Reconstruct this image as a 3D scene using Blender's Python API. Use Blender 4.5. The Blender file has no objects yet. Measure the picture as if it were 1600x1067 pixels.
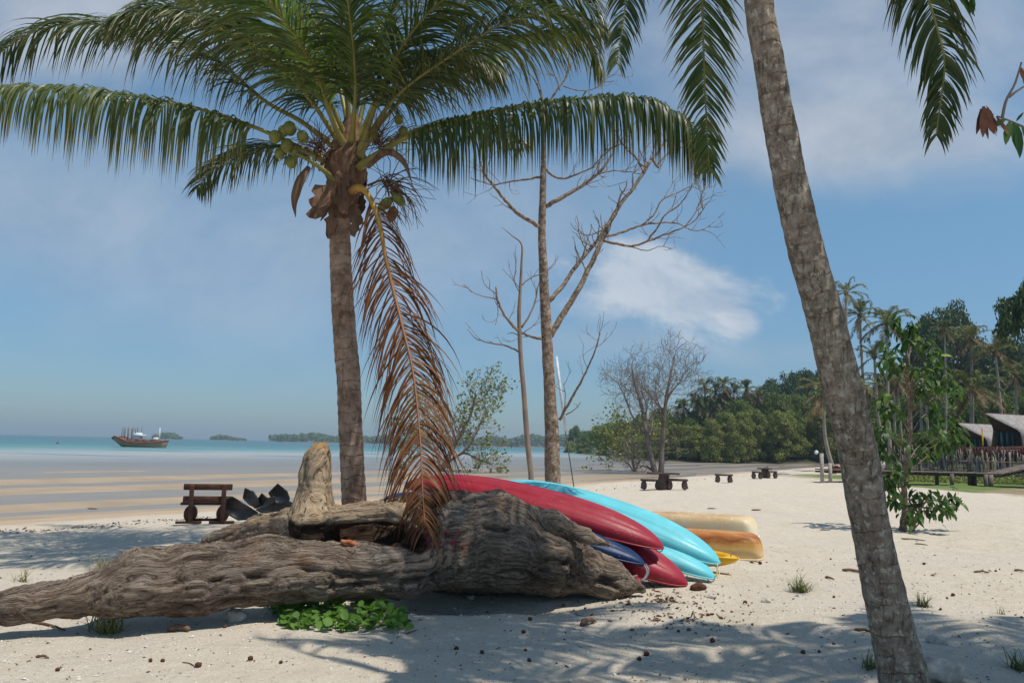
import bpy, math, random
import numpy as np
from mathutils import Vector, Matrix
random.seed(7)
rng = np.random.default_rng(11)
SC = bpy.context.scene
COL = SC.collection

# ------------------------------------------------------------------ camera
FPX = 1244.0
CAM_H = 1.65
PITCH, ROLL = math.radians(7.46), math.radians(1.35)
Fv = Vector((0, math.cos(PITCH), math.sin(PITCH)))
R0 = Vector((1, 0, 0)); U0 = R0.cross(Fv)
Rv = R0*math.cos(ROLL) + U0*math.sin(ROLL)
Uv = U0*math.cos(ROLL) - R0*math.sin(ROLL)
CP = Vector((0, 0, CAM_H))
cam = bpy.data.cameras.new('camera'); co = bpy.data.objects.new('camera', cam); COL.objects.link(co)
m = Matrix.Identity(4)
for i in range(3):
    m[i][0] = Rv[i]; m[i][1] = Uv[i]; m[i][2] = -Fv[i]; m[i][3] = CP[i]
co.matrix_world = m
cam.sensor_width = 36; cam.lens = 36*FPX/1600; cam.clip_start = .05; cam.clip_end = 9000
SC.camera = co

def ray(px, py):
    return Fv + Rv*((px-800)/FPX) - Uv*((py-533.5)/FPX)
def P(px, py, Y):
    d = ray(px, py); return CP + d*(Y/d.y)

# ------------------------------------------------------------------ exposure, sun
SC.view_settings.view_transform = 'Standard'; SC.view_settings.look = 'None'
SC.view_settings.exposure = EXPOSURE = 0.22; SC.view_settings.gamma = 1
SUN_EL = math.radians(66)
trav = Vector((-0.86*math.cos(SUN_EL), 0.50*math.cos(SUN_EL), -math.sin(SUN_EL))).normalized()
sl = bpy.data.lights.new('sun', 'SUN'); sl.energy = 3.6; sl.angle = math.radians(.55); sl.color = (1, .935, .83)
so = bpy.data.objects.new('sun', sl); COL.objects.link(so)
so.rotation_euler = trav.to_track_quat('-Z', 'Y').to_euler(); so.location = (20, -12, 40)

# ------------------------------------------------------------------ node helper
class G:
    def __init__(s, nt): s.nt = nt
    def node(s, typ, props=None, **ins):
        n = s.nt.nodes.new(typ)
        for k, v in (props or {}).items(): setattr(n, k, v)
        for k, v in ins.items():
            key = int(k[1:]) if (k[0] == 'i' and k[1:].isdigit()) else k.replace('_', ' ')
            s.set(n.inputs[key], v)
        return n
    def set(s, sock, v):
        if isinstance(v, bpy.types.NodeSocket): s.nt.links.new(v, sock)
        else:
            if isinstance(v, (tuple, list)) and len(v) == 3 and sock.type == 'RGBA': v = (*v, 1)
            sock.default_value = v
    def math(s, op, a, b=0.0, clamp=False):
        return s.node('ShaderNodeMath', dict(operation=op, use_clamp=clamp), i0=a, i1=b).outputs[0]
    def vmath(s, op, a, b=(0, 0, 0)):
        n = s.node('ShaderNodeVectorMath', dict(operation=op), i0=a, i1=b)
        return n.outputs['Value'] if op in ('LENGTH', 'DOT_PRODUCT', 'DISTANCE') else n.outputs[0]
    def scale(s, v, xyz): return s.vmath('MULTIPLY', v, xyz)
    def noise(s, vec, sc, det=4, rough=.55, dist=0.0, col=False):
        n = s.node('ShaderNodeTexNoise', None, Vector=vec, Scale=sc, Detail=det, Roughness=rough, Distortion=dist)
        return n.outputs['Color' if col else 'Fac']
    def voro(s, vec, sc, feature='F1', out='Distance'):
        return s.node('ShaderNodeTexVoronoi', dict(feature=feature), Vector=vec, Scale=sc).outputs[out]
    def ramp(s, fac, stops, interp='LINEAR'):
        n = s.node('ShaderNodeValToRGB', None, Fac=fac); r = n.color_ramp; r.interpolation = interp
        while len(r.elements) < len(stops): r.elements.new(.5)
        for e, (p, c) in zip(r.elements, stops):
            e.position = p; e.color = (*c, 1) if isinstance(c, (tuple, list)) else (c, c, c, 1)
        return n.outputs['Color']
    def mix(s, f, a, b, mode='MIX'):
        n = s.node('ShaderNodeMix', dict(data_type='RGBA', blend_type=mode, clamp_factor=True))
        s.set(n.inputs[0], f); s.set(n.inputs[6], a); s.set(n.inputs[7], b); return n.outputs[2]
    def mr(s, v, a, b, c=0.0, d=1.0, smooth=True):
        return s.node('ShaderNodeMapRange', dict(interpolation_type='SMOOTHSTEP' if smooth else 'LINEAR'),
                      i0=v, i1=a, i2=b, i3=c, i4=d).outputs[0]
    def bump(s, h, strength, dist, nrm=None):
        n = s.node('ShaderNodeBump', None, Height=h, Strength=strength, Distance=dist)
        if nrm: s.set(n.inputs['Normal'], nrm)
        return n.outputs[0]
    def pos(s): return s.node('ShaderNodeNewGeometry').outputs['Position']
    def obj(s): return s.node('ShaderNodeTexCoord').outputs['Object']
    def uv(s): return s.node('ShaderNodeTexCoord').outputs['UV']
    def island(s): return s.node('ShaderNodeNewGeometry').outputs['Random Per Island']
    def orand(s): return s.node('ShaderNodeObjectInfo').outputs['Random']
    def sep(s, v): return s.node('ShaderNodeSeparateXYZ', None, Vector=v).outputs
    def comb(s, x, y, z): return s.node('ShaderNodeCombineXYZ', None, X=x, Y=y, Z=z).outputs[0]

def mat(name, rough=.7, spec=.3, color=(.5, .5, .5)):
    m = bpy.data.materials.new(name); m.use_nodes = True
    g = G(m.node_tree); b = m.node_tree.nodes['Principled BSDF']
    b.inputs['Roughness'].default_value = rough; b.inputs['Specular IOR Level'].default_value = spec
    b.inputs['Base Color'].default_value = (*color, 1)
    g.b = b; g.m = m
    return g
def simple(name, c1, c2, sc=6, rough=.7, spec=.3, bump=.0, stretch=(1, 1, 1), det=5):
    g = mat(name, rough, spec); v = g.scale(g.obj(), stretch)
    f = g.noise(v, sc, det, .6)
    g.set(g.b.inputs['Base Color'], g.ramp(f, [(.3, c1), (.7, c2)]))
    if bump: g.set(g.b.inputs['Normal'], g.bump(g.noise(v, sc*3, 4), .6, bump))
    return g.m

# ------------------------------------------------------------------ world
W = bpy.data.worlds.new('World'); SC.world = W; W.use_nodes = True
g = G(W.node_tree); bg = W.node_tree.nodes['Background']
sky = g.node('ShaderNodeTexSky', dict(sky_type='NISHITA', sun_disc=False))
sky.sun_elevation = SUN_EL
sky.sun_rotation = math.atan2(-trav.x, -trav.y)
sky.air_density = 1.0; sky.dust_density = .6; sky.ozone_density = 2.0
D = g.node('ShaderNodeTexCoord').outputs['Generated']
sx, sy, sz = g.sep(D)
ysafe = g.math('MAXIMUM', sy, .12)
U = g.math('DIVIDE', sx, ysafe); V = g.math('DIVIDE', sz, ysafe)
cv = g.comb(U, V, 0.0)
tint = g.ramp(g.math('MAXIMUM', sz, 0.0), [(0.0, (.45, .58, .75)), (.10, (.52, .68, .80)), (.3, (.77, .98, .98)), (.7, (.88, 1.02, .98))])
base = g.mix(1.0, sky.outputs[0], tint, 'MULTIPLY')
wv = g.vmath('ADD', cv, g.scale(g.vmath('SUBTRACT', g.noise(cv, 2.2, 3, .5, col=True), (.5, .5, .5)), (.25, .18, 0)))
n1 = g.noise(g.scale(wv, (1, 1.7, 1)), 3.0, 7, .55)
n2 = g.noise(g.scale(wv, (1, 1.3, 1)), 9.0, 8, .6)
def blob(px, py, rx, ry, ang=0.0, soft=.9, n=None, amp=1.2, warp=True):
    q = ray(px, py); cu, cz = q.x/q.y, q.z/q.y
    v = g.vmath('SUBTRACT', wv if warp else cv, (cu, cz, 0))
    a, b_, _ = g.sep(v); c, s_ = math.cos(ang), math.sin(ang)
    e1 = g.math('DIVIDE', g.math('ADD', g.math('MULTIPLY', a, c), g.math('MULTIPLY', b_, s_)), rx/FPX)
    e2 = g.math('DIVIDE', g.math('SUBTRACT', g.math('MULTIPLY', b_, c), g.math('MULTIPLY', a, s_)), ry/FPX)
    d = g.math('SQRT', g.math('ADD', g.math('MULTIPLY', e1, e1), g.math('MULTIPLY', e2, e2)))
    d = g.math('ADD', d, g.math('MULTIPLY', g.math('SUBTRACT', n if n else n1, .5), -amp*2))
    return g.mr(d, 1.0+soft, 1.0-soft)
def screen(lst):
    acc = None
    for mask, w in lst:
        mm = g.math('SUBTRACT', 1.0, g.math('MULTIPLY', mask, w))
        acc = mm if acc is None else g.math('MULTIPLY', acc, mm)
    return g.math('SUBTRACT', 1.0, acc)
soft = screen([(blob(190, 330, 430, 120, -.22, .9), .50), (blob(680, 370, 260, 100, 0, .95), .34),
               (blob(60, 50, 260, 100, .1, .8), .85), (blob(1330, 235, 250, 66, .05, .7), .85),
               (blob(1210, 50, 240, 110, -.1, .9), .55), (blob(1530, 60, 170, 120, 0, .9), .45),
               (blob(1230, 150, 230, 110, 0, .9), .30), (blob(900, 300, 240, 70, 0, .9), .18),
               (blob(1000, 540, 190, 26, 0, .9), .38)])
puff = screen([(blob(1050, 452, 140, 60, -.15, .36, n2, 1.1, False), .74), (blob(1150, 495, 40, 26, -.6, .4, n2, 1.0, False), .6),
               (blob(940, 480, 60, 24, 0, .5, n2, 1.0, False), .35)])
valid = g.mr(sy, .1, .25)
ccol = g.ramp(n2, [(.35, (.50, .58, .70)), (.62, (.68, .74, .83))])
K = 7.4
skyc = g.mix(g.math('MULTIPLY', soft, valid), base, g.scale(ccol, (K*.80, K*.82, K*.84)))
pcol = g.ramp(n2, [(.36, (.50, .60, .74)), (.56, (.76, .82, .90))])
skyc = g.mix(g.math('MULTIPLY', puff, valid), skyc, g.scale(pcol, (K*.90, K*.90, K*.90)))
g.set(bg.inputs['Color'], skyc); bg.inputs['Strength'].default_value = .105

# ------------------------------------------------------------------ numpy noise
def _h(ix, iy, iz, seed):
    h = (ix*374761393 + iy*668265263 + iz*2147483647 + seed*1274126177) & 0xffffffff
    h = ((h ^ (h >> 13))*1274126177) & 0xffffffff
    h = ((h ^ (h >> 16))*2246822519) & 0xffffffff
    return ((h ^ (h >> 15)) & 0xffffff)/float(0xffffff)*2-1
def vn(x, y, z=0.0, seed=0):
    x, y, z = np.broadcast_arrays(np.asarray(x, float), np.asarray(y, float), np.asarray(z, float))
    ix, iy, iz = (np.floor(a).astype(np.int64) for a in (x, y, z))
    fx, fy, fz = x-ix, y-iy, z-iz
    fx, fy, fz = (f*f*f*(f*(f*6-15)+10) for f in (fx, fy, fz))
    r = 0
    for dx in (0, 1):
        for dy in (0, 1):
            for dz in (0, 1):
                w = (fx if dx else 1-fx)*(fy if dy else 1-fy)*(fz if dz else 1-fz)
                r = r + w*_h(ix+dx, iy+dy, iz+dz, seed)
    return r
def fbm(x, y, z=0.0, o=4, seed=0, g_=.5):
    a, r, f = 1.0, 0, 1.0
    for i in range(o):
        r = r + a*vn(np.asarray(x)*f, np.asarray(y)*f, np.asarray(z)*f, seed+i*17); a *= g_; f *= 2.03
    return r
def sst(x, a, b):
    t = np.clip((np.asarray(x, float)-a)/(b-a), 0, 1); return t*t*(3-2*t)

# ------------------------------------------------------------------ object helpers
def tag(o, label=None, cat=None, group=None, kind=None):
    if label: o['label'] = label
    if cat: o['category'] = cat
    if group: o['group'] = group
    if kind: o['kind'] = kind
    return o
def empty(name, loc, label=None, cat=None, group=None, rz=0):
    o = bpy.data.objects.new(name, None); COL.objects.link(o); o.location = loc; o.rotation_euler = (0, 0, rz)
    o.empty_display_size = .2
    return tag(o, label, cat, group)
class MB:
    def __init__(s): s.v = []; s.f = []; s.mi = []; s.uv = []; s.n = 0
    def add(s, v, f, mi=0, uv=None):
        v = np.asarray(v, float).reshape(-1, 3); k = s.n
        s.v.append(v); s.n += len(v)
        s.f += [tuple(i+k for i in q) for q in f]; s.mi += [mi]*len(f)
        s.uv.append(np.asarray(uv, float) if uv is not None else np.zeros((len(v), 2)))
    def mesh(s, name, mats, smooth=True):
        me = bpy.data.meshes.new(name); V_ = np.concatenate(s.v)
        me.from_pydata(V_.tolist(), [], s.f)
        uvl = me.uv_layers.new(name='UVMap'); U_ = np.concatenate(s.uv)
        idx = np.empty(len(me.loops), np.int32); me.loops.foreach_get('vertex_index', idx)
        uvl.data.foreach_set('uv', U_[idx].ravel())
        for mm in (mats if isinstance(mats, (list, tuple)) else [mats]): me.materials.append(mm)
        me.polygons.foreach_set('material_index', s.mi)
        me.polygons.foreach_set('use_smooth', [smooth]*len(s.f)); me.update()
        return me
    def build(s, name, mats, parent=None, smooth=True, loc=None):
        me = s.mesh(name, mats, smooth)
        if parent is not None and loc is None:      # verts given in world space: bring into the parent's frame
            inv = (Matrix.Translation(parent.location) @ parent.rotation_euler.to_matrix().to_4x4()).inverted()
            me.transform(inv)
        o = bpy.data.objects.new(name, me); COL.objects.link(o)
        if parent is not None: o.parent = parent
        if loc is not None: o.location = loc
        return o
    # boxes: centre, half sizes, optional 3x3 rotation, bevel
    def box(s, c, h, R=None, bev=.12, mi=0):
        b = min(h)*bev*2; hx, hy, hz = h
        vs = []
        for z, k in ((-hz, b), (-hz+b, 0), (hz-b, 0), (hz, b)):
            for (x, y) in ((-1, -1), (1, -1), (1, 1), (-1, 1)):
                vs.append((x*(hx-k), y*(hy-k), z))
        f = [(3, 2, 1, 0), (12, 13, 14, 15)]
        for r in range(3):
            for i in range(4):
                a = r*4+i; b_ = r*4+(i+1) % 4; f.append((a, b_, b_+4, a+4))
        v = np.array(vs)
        if R is not None: v = v @ np.array(R).T
        s.add(v+np.array(c), f, mi)
    def beam(s, a, b, w, t, up=(0, 0, 1), mi=0, bev=.12):
        a, b = Vector(a), Vector(b); d = (b-a); L = d.length; d.normalize(); u = Vector(up)
        y = u.cross(d)
        if y.length < 1e-4: y = Vector((0, 1, 0)).cross(d)
        y.normalize(); z = d.cross(y)
        R = [[d[i], y[i], z[i]] for i in range(3)]
        s.box((a+b)/2, (L/2, w/2, t/2), R, bev, mi)
    def tube(s, pts, rad, nseg=8, mi=0, cap=True, uvs=None, jit=None):
        pts = np.asarray(pts, float); n = len(pts); rad = np.broadcast_to(np.asarray(rad, float), (n,))
        T = np.gradient(pts, axis=0); T /= np.linalg.norm(T, axis=1)[:, None]+1e-9
        ref = np.array([0., 0, 1]) if abs(T[0][2]) < .9 else np.array([1., 0, 0])
        N = np.cross(ref, T[0]); N /= np.linalg.norm(N); fr = []
        for i in range(n):
            N = N-T[i]*N.dot(T[i]); N /= np.linalg.norm(N)+1e-9; fr.append((N, np.cross(T[i], N)))
        a = np.linspace(0, 2*np.pi, nseg, endpoint=False)
        ca, sa = np.cos(a)[None, :, None], np.sin(a)[None, :, None]
        N_ = np.array([x[0] for x in fr])[:, None, :]; B_ = np.array([x[1] for x in fr])[:, None, :]
        rr = np.repeat(rad[:, None], nseg, 1)
        if jit is not None: rr = rr*jit(n, nseg)
        v = pts[:, None, :]+(N_*ca+B_*sa)*rr[:, :, None]
        L = np.concatenate([[0], np.cumsum(np.linalg.norm(np.diff(pts, axis=0), axis=1))])
        uv = np.stack([np.repeat((a/(2*np.pi))[None, :], n, 0), np.repeat(L[:, None], nseg, 1)], 2).reshape(-1, 2)
        f = []
        for i in range(n-1):
            for j in range(nseg):
                k = (j+1) % nseg; f.append((i*nseg+j, i*nseg+k, (i+1)*nseg+k, (i+1)*nseg+j))
        if cap: f.append(tuple(range(nseg-1, -1, -1))); f.append(tuple((n-1)*nseg+j for j in range(nseg)))
        s.add(v.reshape(-1, 3), f, mi, uv)
    def ball(s, c, r, n=8, mi=0, R=None, noise=0, seed=0):
        r = np.broadcast_to(np.asarray(r, float), (3,)); vs = []; 
        for i in range(n+1):
            th = math.pi*i/n
            for j in range(2*n):
                ph = math.pi*j/n; vs.append((math.sin(th)*math.cos(ph), math.sin(th)*math.sin(ph), math.cos(th)))
        v = np.array(vs)
        if noise: v = v*(1+noise*fbm(v[:, 0]*1.7+seed, v[:, 1]*1.7, v[:, 2]*1.7, 3))[:, None]
        v = v*r
        if R is not None: v = v @ np.array(R).T
        f = [(i*2*n+j, (i+1)*2*n+j, (i+1)*2*n+(j+1) % (2*n), i*2*n+(j+1) % (2*n)) for i in range(n) for j in range(2*n)]
        s.add(v+np.array(c), f, mi)
def spline(ctrl, n):
    c = np.asarray([tuple(p) for p in ctrl], float)
    if len(c) == 2: return c[0]+(c[1]-c[0])*np.linspace(0, 1, n)[:, None]
    c = np.vstack([2*c[0]-c[1], c, 2*c[-1]-c[-2]]); out = []; m_ = len(c)-3
    for t in np.linspace(0, m_, n):
        i = min(int(t), m_-1); u = t-i; p0, p1, p2, p3 = c[i:i+4]
        out.append(.5*((2*p1)+(-p0+p2)*u+(2*p0-5*p1+4*p2-p3)*u*u+(-p0+3*p1-3*p2+p3)*u**3))
    out = np.array(out)
    L = np.concatenate([[0], np.cumsum(np.linalg.norm(np.diff(out[:, :3], axis=0), axis=1))])
    s_ = np.linspace(0, L[-1], n)
    return np.stack([np.interp(s_, L, out[:, k]) for k in range(out.shape[1])], 1)
def quadmesh(name, V_, mats, uv=None, smooth=False):
    """V_: (n,4,3) separate quads"""
    n = len(V_); me = bpy.data.meshes.new(name)
    me.vertices.add(n*4); me.vertices.foreach_set('co', V_.reshape(-1))
    me.loops.add(n*4); me.loops.foreach_set('vertex_index', np.arange(n*4, dtype=np.int32))
    me.polygons.add(n); me.polygons.foreach_set('loop_start', np.arange(0, n*4, 4, dtype=np.int32))
    if uv is not None:
        l = me.uv_layers.new(name='UVMap'); l.data.foreach_set('uv', uv.reshape(-1))
    me.materials.append(mats); me.update(calc_edges=True); me.validate()
    if smooth: me.polygons.foreach_set('use_smooth', [True]*n)
    return me
def unit(v): return v/(np.linalg.norm(v, axis=-1, keepdims=True)+1e-9)
def leafquads(C, N, size, aspect=.6, R=rng):
    n = len(C); r = unit(R.normal(size=(n, 3))); t = unit(np.cross(N, r)); b = np.cross(N, t)
    s_ = (np.asarray(size)*R.uniform(.6, 1.35, n))[:, None]
    return np.stack([C-t*s_, C-b*s_*aspect, C+t*s_, C+b*s_*aspect], 1)
def children(o): return [c for c in bpy.data.objects if c.parent is o]
def dup(root, loc, rz=0, sc=(1, 1, 1), label=None, group=None, kids=None):
    r = root.copy(); COL.objects.link(r); r.location = loc; r.rotation_euler = (0, 0, rz); r.scale = sc
    if label: r['label'] = label
    if group: r['group'] = group
    for ch in (kids or children(root)):
        c = ch.copy(); COL.objects.link(c); c.parent = r
    return r

# ------------------------------------------------------------------ ground height
SHA = (-12.0, 18.6); SHN = (.870, -.492); SHT = (.492, .870)
def sdist(x, y): return (x-SHA[0])*SHN[0]+(y-SHA[1])*SHN[1]
def gz(x, y):
    x = np.asarray(x, float); y = np.asarray(y, float)
    s = sdist(x, y); t = (x-SHA[0])*SHT[0]+(y-SHA[1])*SHT[1]
    sw = s+1.0*vn(t/14, s/9, 0, 5)
    prof = np.interp(sw, [-3000, -400, -150, -70, -35, -27, -23.8, -19.5, -16.1, -12, -8.7, -5.5, -2.4, -.6, .6, 3.5, 9, 14],
                     [-9, -7, -3, -1.2, -.66, -.585, -.61, -.525, -.590, -.52, -.600, -.525, -.585, -.50, -.42, -.22, -.04, 0])
    z = prof+.030*vn(s/3.6, t/26, 0, 9)+.022*vn(s/7, t/11, 0, 19)*sst(-s, 0, 3)
    z = z+(.05*fbm(x/3.2, y/3.2, 0, 3, 3)+.026*fbm(x/.55, y/.55, 0, 3, 4)-.035*np.clip(vn(x/.42, y/.42, 0, 44)-.35, 0, 1)*sst(22-y, 0, 8))*sst(s, 0, 4)*(1-sst(y, 60, 120))
    z = z-.17*np.exp(-((x+.35)/1.15)**2-((y-8.95)/.55)**2)
    d2 = np.minimum(x-25+3*vn(x/9, y/9, 0, 8), y-143+3*vn(x/11, y/8, 0, 7))*(1-sst(y, 380, 440))
    z = z+sst(d2, -1, 8)*1.5+sst(d2, 8, 110)*17*sst(x, 30, 110)
    land = sst(x-.25*y, 20, 50)*sst(y, 62, 130)          # rising ground under the palms at the right
    z = z+land*3.0
    return z
def gxy(px, py):
    d = ray(px, py); t = 3.0
    for _ in range(60):
        p = CP+d*t; h = p.z-float(gz(p.x, p.y)); t += h/max(-d.z, .02)*.8
        if abs(h) < 1e-3: break
    return CP+d*t
def gpt(x, y, dz=0.0): return Vector((x, y, float(gz(x, y))+dz))
# ------------------------------------------------------------------ ground sheet
def sinhax(c, a, lim, n):
    k = math.asinh(lim/a); u = np.linspace(-1, 1, n); return c+a*np.sinh(k*u)
gx_ = sinhax(0, 4.0, 3200, 640); gy_ = sinhax(8.0, 5.0, 3200, 640)
X, Y = np.meshgrid(gx_, gy_); Z = gz(X, Y)
n = 640
me = bpy.data.meshes.new('ground'); me.vertices.add(n*n)
me.vertices.foreach_set('co', np.stack([X, Y, Z], 2).reshape(-1))
ii = (np.arange(n-1)[:, None]*n+np.arange(n-1)[None, :]).reshape(-1)
q = np.stack([ii, ii+1, ii+n+1, ii+n], 1).astype(np.int32)
me.loops.add(q.size); me.loops.foreach_set('vertex_index', q.reshape(-1))
me.polygons.add(len(q)); me.polygons.foreach_set('loop_start', np.arange(0, q.size, 4, dtype=np.int32))
me.polygons.foreach_set('use_smooth', [True]*len(q)); me.update(calc_edges=True)
g = mat('beach_sand', .9, .2)
p = g.pos(); px_, py_, pz_ = g.sep(p)
sd = g.math('ADD', g.vmath('DOT_PRODUCT', g.vmath('SUBTRACT', p, (*SHA, 0)), (*SHN, 0)), 0.0)
big = g.noise(p, .35, 4); midn = g.noise(p, 3.0, 5, .6); fine = g.noise(p, 38, 4, .7); gr = g.noise(p, 160, 3, .7)
dry = g.ramp(midn, [(.25, (.51, .435, .335)), (.5, (.58, .507, .40)), (.75, (.64, .573, .467))])
dry = g.mix(g.mr(big, .35, .7), dry, (.57, .505, .42))
dry = g.mix(g.mr(fine, .56, .72), dry, (.40, .34, .27)); dry = g.mix(g.mr(gr, .57, .75), dry, (.76, .73, .68))
dry = g.mix(g.mr(gr, .44, .28), dry, (.34, .29, .235))
vor = g.voro(p, 26); vcol = g.voro(p, 26, out='Color')
shell = g.math('MULTIPLY', g.mr(vor, .24, .16), g.mr(g.sep(vcol)[0], .76, .82))
nearm = g.mr(py_, 26.0, 8.0)
dry = g.mix(g.math('MULTIPLY', shell, g.math('MULTIPLY', nearm, g.mr(big, .4, .6, .35, 1.0))), dry, (.80, .78, .73))
dark = g.math('MULTIPLY', g.mr(g.voro(p, 13), .2, .13), g.mr(g.sep(g.voro(p, 13, out='Color'))[1], .86, .9))
dry = g.mix(dark, dry, (.16, .11, .075))
sn = g.math('ADD', sd, g.math('MULTIPLY', g.math('SUBTRACT', g.noise(p, .6, 5), .5), 2.4))
wrack = g.math('MULTIPLY', g.mr(sn, 3.2, 1.3), g.mr(sn, -.6, .5))
dry = g.mix(g.math('MULTIPLY', wrack, .75), dry, (.45, .31, .20))
fl = g.noise(g.scale(p, (1, 1, 0)), .16, 4)
flat = g.ramp(g.noise(p, .5, 4), [(.3, (.32, .235, .150)), (.7, (.43, .325, .215))])
flat = g.mix(g.mr(fine, .5, .8), flat, (.3, .23, .17))
mudm = g.mr(py_, 48.0, 85.0)                       # darker mud flat towards the headland
mud = g.ramp(g.noise(g.scale(p, (.15, .8, 1)), .5, 5, .6), [(.35, (.13, .115, .09)), (.5, (.25, .215, .175)), (.75, (.30, .26, .21))])
flat = g.mix(mudm, flat, mud)
wetm = g.mr(sn, .5, -.6)
c = g.mix(wetm, dry, flat)
# lawn and bare earth below the boardwalk
ln = g.noise(p, .5, 5)
def ellm(cx, cy, rx, ry, amp):
    a = g.math('DIVIDE', g.math('SUBTRACT', px_, cx), rx); b = g.math('DIVIDE', g.math('SUBTRACT', py_, cy), ry)
    d = g.math('SQRT', g.math('ADD', g.math('MULTIPLY', a, a), g.math('MULTIPLY', b, b)))
    return g.math('ADD', d, g.math('MULTIPLY', g.math('SUBTRACT', ln, .5), amp))
earth = g.ramp(g.noise(p, 1.2, 5), [(.35, (.30, .215, .14)), (.65, (.22, .20, .10))])
lnn = g.math('MULTIPLY', g.math('SUBTRACT', ln, .5), 5.0)
ll = g.math('ADD', g.math('ADD', g.math('SUBTRACT', px_, 39.1), g.math('MULTIPLY', py_, .475)), lnn)
limy = g.math('MULTIPLY', g.mr(py_, 66.0, 60.0), g.mr(g.math('ADD', px_, lnn), 18.0, 24.0))
c = g.mix(g.math('MULTIPLY', g.mr(ll, -.6, .9), limy), c, earth)
grass = g.ramp(g.noise(p, 5, 5, .7), [(.3, (.085, .14, .03)), (.7, (.16, .21, .06))])
gg = g.math('ADD', g.math('SUBTRACT', g.math('SUBTRACT', py_, g.math('MULTIPLY', px_, .94)), 17.6), lnn)
c = g.mix(g.math('MULTIPLY', g.math('MULTIPLY', g.mr(gg, -.5, 1.0), g.mr(ll, 0.0, 1.5)), limy), c, grass)
fm = g.mr(g.math('MINIMUM', g.math('SUBTRACT', px_, 24.0), g.math('SUBTRACT', py_, 141.0)), 0.0, 4.0)
c = g.mix(fm, c, (.06, .06, .035))
fm2 = g.mr(g.math('SUBTRACT', py_, 66.0), 0.0, 5.0); fm2 = g.math('MULTIPLY', fm2, g.mr(g.math('SUBTRACT', px_, g.math('MULTIPLY', py_, .40)), 3.0, 8.0))
c = g.mix(fm2, c, (.07, .075, .035))
g.set(g.b.inputs['Base Color'], c)
g.set(g.b.inputs['Roughness'], g.mix(wetm, (.92,)*3, (.5,)*3))
bh = g.math('ADD', g.math('MULTIPLY', fine, .6), g.math('ADD', g.math('MULTIPLY', gr, .22), g.math('MULTIPLY', g.noise(p, 7, 4, .6), 1.5)))
g.set(g.b.inputs['Normal'], g.bump(bh, g.mr(sn, -1.0, 1.0, .25, 1.0), .03))
me.materials.append(g.m)
o = bpy.data.objects.new('ground', me); COL.objects.link(o); tag(o, kind='structure')

# ------------------------------------------------------------------ sea
g = mat('sea_water', .12, .35)
p = g.pos(); sd = g.vmath('DOT_PRODUCT', g.vmath('SUBTRACT', p, (*SHA, 0)), (*SHN, 0))
sn = g.math('ADD', sd, g.math('MULTIPLY', g.math('SUBTRACT', g.noise(g.scale(p, (1, 1, 0)), .02, 4), .5), 34.0))
k = g.mr(sn, 0.0, -600.0, 0, 1, False)
c = g.ramp(k, [(0, (.33, .31, .29)), (.05, (.36, .335, .31)), (.125, (.36, .35, .33)), (.165, (.22, .31, .31)), (.205, (.115, .25, .25)), (.32, (.065, .165, .19)),
               (.6, (.055, .145, .175)), (1, (.05, .13, .165))])
pt = g.noise(g.scale(p, (.4, 1, 0)), .06, 4)
c = g.mix(g.math('MULTIPLY', g.mr(pt, .52, .66), g.mr(sn, -20.0, -90.0)), c, (.05, .19, .22))
g.set(g.b.inputs['Base Color'], c)
g.set(g.b.inputs['Alpha'], g.mr(sn, -18.0, -80.0, .5, 1.0))
g.set(g.b.inputs['Specular IOR Level'], g.mr(sn, -30.0, -110.0, .36, .12))
g.set(g.b.inputs['Roughness'], g.mr(sn, -20.0, -120.0, .2, .35))
wv_ = g.math('ADD', g.noise(g.scale(p, (.5, 1.4, 0)), 2.2, 3), g.math('MULTIPLY', g.noise(g.scale(p, (.4, 1, 0)), .45, 3), 1.5))
g.set(g.b.inputs['Normal'], g.bump(wv_, g.mr(sn, -15.0, -60.0, .05, .35), .12))
b = MB(); b.add([(-3600, -3100, -.558), (3600, -3100, -.558), (3600, 3190, -.558), (-3600, 3190, -.558)], [(0, 1, 2, 3)])
o = b.build('sea', g.m); tag(o, kind='structure')

# ------------------------------------------------------------------ shared materials
def leafmat(name, c1, c2, c3, tip=None, trans=.25, rough=.45, spec=.35, byobj=.0):
    g = mat(name, rough, spec); nt = g.nt
    r = g.island() if byobj == 0 else g.math('FRACT', g.math('ADD', g.math('MULTIPLY', g.island(), .75), g.orand()))
    c = g.ramp(r, [(0, c1), (.5, c2), (1, c3)])
    if byobj: c = g.mix(g.math('MULTIPLY', g.orand(), byobj), c, (.14, .14, .05))
    if tip:
        u = g.sep(g.uv())[0]; c = g.mix(g.math('MULTIPLY', g.mr(u, .62, 1.0), .8), c, tip)
    g.set(g.b.inputs['Base Color'], c)
    tr = g.node('ShaderNodeBsdfTranslucent', None, Color=g.mix(1.0, c, (1.5, 1.7, .7), 'MULTIPLY'))
    mx = g.node('ShaderNodeMixShader', None, i0=trans, i1=g.b.outputs[0], i2=tr.outputs[0])
    nt.links.new(mx.outputs[0], nt.nodes['Material Output'].inputs[0])
    return g.m
M = {}
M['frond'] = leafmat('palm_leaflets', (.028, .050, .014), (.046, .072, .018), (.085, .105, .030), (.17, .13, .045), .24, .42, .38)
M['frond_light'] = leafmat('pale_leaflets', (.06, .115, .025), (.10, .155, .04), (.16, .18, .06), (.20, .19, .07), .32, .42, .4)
M['frond_dead'] = leafmat('dead_leaflets', (.11, .042, .018), (.17, .066, .026), (.23, .105, .04), (.13, .075, .045), .15, .6, .2)
g = mat('palm_petiole', .45, .4)
c = g.ramp(g.noise(g.obj(), 5, 3), [(.3, (.16, .155, .035)), (.7, (.27, .23, .055))])
g.set(g.b.inputs['Base Color'], c); M['rachis'] = g.m
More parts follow.
